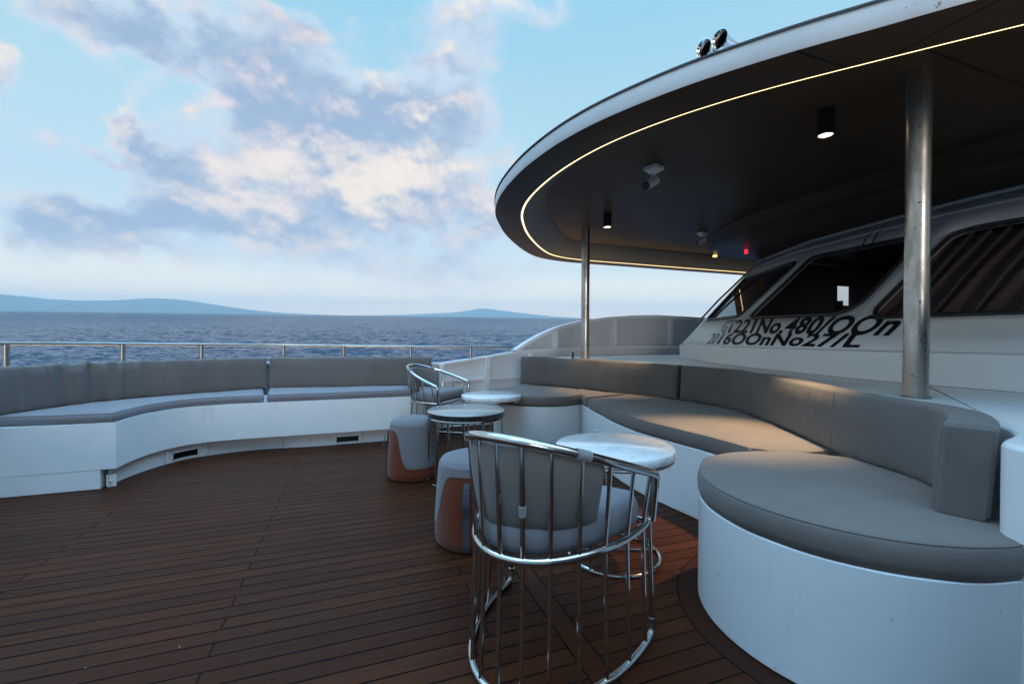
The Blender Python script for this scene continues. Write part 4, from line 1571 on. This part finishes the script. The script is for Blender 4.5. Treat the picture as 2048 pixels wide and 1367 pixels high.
def make_chair():
    t = empty('tub_chair', (0, 0, 0))
    A, B = .313, .53                                # half width, depth; local x right, y forward, front ends at y = 0

    def el_(u, sc=1.0):                             # u from 0 (left front) to pi (right front)
        return -A * sc * math.cos(u), -B * (.5 + .5 * sc) * math.sin(u) - .0

    FL, ST = .013, .43
    U = np.linspace(0, math.pi, 61)

    def arm_h(u):
        f = math.sin(u)
        return .612 + .188 * f ** 1.04

    fl = [(*el_(u, 1.0), FL) for u in U]
    e0 = [(fl[0][0], .022, FL + .055), (fl[0][0], .020, FL + .018), (fl[0][0], .010, FL + .004)]
    e1 = [(fl[-1][0], .010, FL + .004), (fl[-1][0], .020, FL + .018), (fl[-1][0], .022, FL + .055)]
    MB().tube(e0 + fl[1:-1] + e1, .0125, 12).build('floor_rail', M_CHROME, t)
    sr = [(*el_(u, .955), ST) for u in U]
    MB().tube(sr[:] + [(sr[-1][0] * .9, .004, ST)] + [(x, .006, ST) for x in np.linspace(.2, -.2, 9)] + [(sr[0][0] * .9, .004, ST)], .0135, 12, closed=True).build('seat_ring', M_CHROME, t)
    tr = [(*el_(u, 1.04), arm_h(u)) for u in U]
    lx, rx = tr[0], tr[-1]
    dn = lambda p: [(p[0] * .955, .012, ST + .005), (p[0] * .985, .016, arm_h(0) - .06), (p[0] * .995, .014, arm_h(0) - .02), (p[0], .004, arm_h(0) - .004)]
    MB().tube(dn(lx) + tr[2:-2] + dn(rx)[::-1], .0152, 14).build('top_rail', M_CHROME, t)
    for i, u in enumerate(np.linspace(.10, math.pi - .10, 13)):
        a = (*el_(u, .955), ST)
        b = (*el_(u, 1.04), arm_h(u))
        c = (*el_(u, 1.0), FL)
        MB().tube([a, b], .0076, 8).build('spindle', M_CHROME, t)
        MB().tube([c, a], .0076, 8).build('spindle', M_CHROME, t)
    for s_ in (-1, 1):
        MB().tube([(s_ * A, .022, FL + .05), (s_ * A * .965, .012, ST)], .009, 10).build('front_leg', M_CHROME, t)
    ol = [el_(u, .90) for u in np.linspace(.12, math.pi - .12, 40)]
    ol += [(.25, -.01), (-.25, -.01)]
    cushion('seat_cushion', np.array(ol), ST + .008, ST + .115, M_SEAT, t, .03, .012, 61, .02, amp=.002, piping=False)
    bp = [el_(u, .90) for u in np.linspace(math.pi * .22, math.pi * .80, 50)]
    bc = backpad('back_cushion', bp, ST + .085, [.69, .755, .775, .775, .75, .69], .045, M_FABB, t, -.036, 1, 71, .006, None, .016, .01)
    # tabs that tie the cushion to the bars
    for u, zc, hh in ((math.pi * .735, None, 0), (math.pi * .578, .585, .03), (math.pi * .27, None, 0)):
        if zc is None:
            p = (*el_(u, 1.04), arm_h(u))
            p0 = (*el_(u - .055, 1.04), arm_h(u - .055))
            p1_ = (*el_(u + .055, 1.04), arm_h(u + .055))
            MB().tube([p0, p, p1_], .0182, 12).build('strap', M_TAB, bc)
        else:
            a = np.array((*el_(u, .955), ST))
            b = np.array((*el_(u, 1.04), arm_h(u)))
            q_ = [a + (b - a) * ((zc + dz_ - ST) / (b[2] - ST)) for dz_ in (-hh / 2, hh / 2)]
            MB().tube([tuple(q_[0]), tuple(q_[1])], .0125, 10).build('strap', M_TAB, bc)
    return t


ch = make_chair()
ch.location = (.253, 1.764, 0)
ch.rotation_euler = (0, 0, -math.atan2(.55, .835))
tag(ch, 'chrome barred tub chair in the foreground with its curved back to the viewer', 'chair', 'tub chairs')
ch2 = copy_tree(ch)
ch2.location = (-.635, 4.68, 0)
ch2.rotation_euler = (0, 0, -math.atan2(.92, -.39))
tag(ch2, 'chrome barred tub chair seen from the side in front of the bow bench', 'chair', 'tub chairs')
BOAT += [ch, ch2]

# ------------------------------------------------------------------ tables


def make_table(x, y, mt, edge, lb, rz=0.0, H=.56, r_=.294, rb=.23, angs=()):
    t = empty('side_table', (x, y, 0), 0)
    tag(t, lb, 'table', 'round side tables')
    top = MB().lathe([(r_ - .004, H - .042), (r_, H - .038), (r_, H - .004), (r_ - .004, H)], n=72).build('table_top', mt, t, angle=50)
    top.rotation_euler.z = rz
    if edge:
        MB().lathe([(r_ + .0012, H - .0385), (r_ + .0012, H - .0045)], n=72, cap0=False, cap1=False).build('edge_band', edge, top)
    c_ = np.radians(np.arange(0, 360, 6))
    ru = r_ - .012
    MB().tube([(ru * math.cos(a), ru * math.sin(a), H - .051) for a in c_], .0085, 8, closed=True).build('upper_ring', M_CHROME, t)
    MB().tube([(rb * math.cos(a), rb * math.sin(a), .0095) for a in c_], .0085, 8, closed=True).build('floor_ring', M_CHROME, t)
    if rb < r_ - .03:
        MB().tube([(-ru, 0, H - .051), (ru, 0, H - .051)], .008, 8).build('upper_bar', M_CHROME, t)
    for a in np.radians(angs):
        MB().tube([(rb * math.cos(a), rb * math.sin(a), .012), (min(ru, rb + .01) * math.cos(a), min(ru, rb + .01) * math.sin(a), H - .042)], .0075, 8).build('leg', M_CHROME, t)
    MB().tube([(-rb, .03, .012), (rb, .03, .012)], .007, 8).build('floor_bar', M_CHROME, t)
    BOAT.append(t)
    return t


make_table(.525, 2.222, M_MARB, None, 'round white marble side table beyond the foreground tub chair', .4, .56, .296, .228, (88, 112, 140, 170, 200, 230))
make_table(-.358, 3.43, M_MARBD, M_MARBE, 'round dark topped side table with a black edge beside the farther pouf', 1.0, .54, .303, .296, (14, 52, 68, 100, 128, 165, 196, 228, 250))
make_table(-.198, 4.25, M_MARB, None, 'round white marble side table farthest away, beside the far round sofa end', 2.2, .555, .292, .228, (88, 112, 140, 170, 200, 230))

# ------------------------------------------------------------------ poufs


def make_pouf(x, y, lb, a0, strap_a, H=.47):
    t = empty('pouf', (x, y, 0))
    tag(t, lb, 'pouf', 'orange and grey poufs')

    def rad(z):
        return float(np.interp(z, [0, .015, .05, .2, .38, .43, .455, .468], [.180, .196, .203, .196, .184, .178, .158, .12]))
    nz_, nt_ = 44, 96
    # border height of the grey cover round the body: a deep skirt on one side, cut high on the other
    def border(th):
        d_ = abs((th - a0 + math.pi) % (2 * math.pi) - math.pi)
        s_ = 1 / (1 + math.exp(-(d_ - 1.02) / .085))
        return .105 + (.385 - .105) * s_

    def shell(lo, hi_, off, name, m__, top):
        rings = []
        n_ = 26
        for i in range(n_ + 1):
            ring = []
            for j in range(nt_):
                th = 2 * math.pi * j / nt_
                z0, z1 = lo(th), hi_(th)
                z = z0 + (z1 - z0) * i / n_
                ee = 0
                if top and i == 0:
                    ee = -.003
                r__ = rad(z) + off + ee
                ring.append((r__ * math.cos(th), r__ * math.sin(th), z))
            rings.append(ring)
        if top:
            for rr_, z in ((.10, .4715), (.06, .474), (.02, .475)):
                rings.append([(rr_ * math.cos(2 * math.pi * j / nt_), rr_ * math.sin(2 * math.pi * j / nt_), z) for j in range(nt_)])
        mb_ = MB()
        mb_.strip(rings)
        if top:
            o = (len(rings) - 1) * nt_
            mb_.f.append([o + j for j in range(nt_)])
        else:
            mb_.f.append(list(range(nt_))[::-1])
        return mb_.build(name, m__, t, angle=60)
    shell(lambda th: .002, lambda th: border(th) + .01, 0, 'base', M_ORANGE, False)
    shell(border, lambda th: .468, .003, 'cover', M_POUF, True)
    # carry strap: a flat loop down the orange side
    rr = []
    for z in np.linspace(.365, .02, 24):
        r__ = rad(z) + .005
        ring = []
        for dth, o in ((-.085, .0), (-.085, .004), (.085, .004), (.085, .0)):
            ring.append(((r__ + o) * math.cos(strap_a + dth), (r__ + o) * math.sin(strap_a + dth), z))
        rr.append(ring)
    MB().strip(rr).build('strap', M_STRAP, t, smooth=False)
    lp = []
    for z, o in ((.365, .006), (.345, .022), (.31, .034), (.27, .04), (.245, .038), (.24, .026), (.26, .018), (.30, .012), (.36, .007)):
        r__ = rad(z) + o
        lp.append([((r__ + oo) * math.cos(strap_a + dth), (r__ + oo) * math.sin(strap_a + dth), z) for dth, oo in ((-.075, 0), (-.075, .004), (.075, .004), (.075, 0))])
    MB().strip(lp).build('handle', M_STRAP, t, smooth=False)
    BOAT.append(t)
    return t


make_pouf(-.785, 3.48, 'orange and grey pouf farther from the viewer, left of the dark table', R(-50), R(188))
make_pouf(-.215, 2.395, 'orange and grey pouf nearer the viewer, tucked behind the foreground tub chair', R(159), R(-93))

# ------------------------------------------------------------------ air between here and the hills
hz = MB().box((0, 0, 0), (1, 1, 1)).build('haze', M_DARK, smooth=False)
hz.scale = (71000, 71000, 1106)
hz.location = (0, 0, SEA_Z - 6 + 553)
hm = bpy.data.materials.new('air')
hm.use_nodes = True
hh = NT(hm.node_tree)
hh.n.clear()
pv = hh.node('ShaderNodeVolumePrincipled')
pv.inputs['Color'].default_value = (.72, .90, 1.0, 1)
pv.inputs['Density'].default_value = 5.6e-5
pv.inputs['Anisotropy'].default_value = .0
om = hh.node('ShaderNodeOutputMaterial')
hh.l.new(pv.outputs[0], om.inputs['Volume'])
hz.data.materials.clear()
hz.data.materials.append(hm)
tag(hz, kind='stuff')

# ------------------------------------------------------------------ the boat rides bow-down on the swell
T = Matrix(((0.9999756904518139, 0.0001700960617458723, -0.006970622120583028), (0.0001700960617458723, 0.9988098227906215, 0.04877406036303741), (0.006970622120583028, -0.04877406036303741, 0.9987855132424353))).to_4x4()
bpy.context.view_layer.update()
for o in BOAT + [camo]:
    o.matrix_world = T @ o.matrix_world
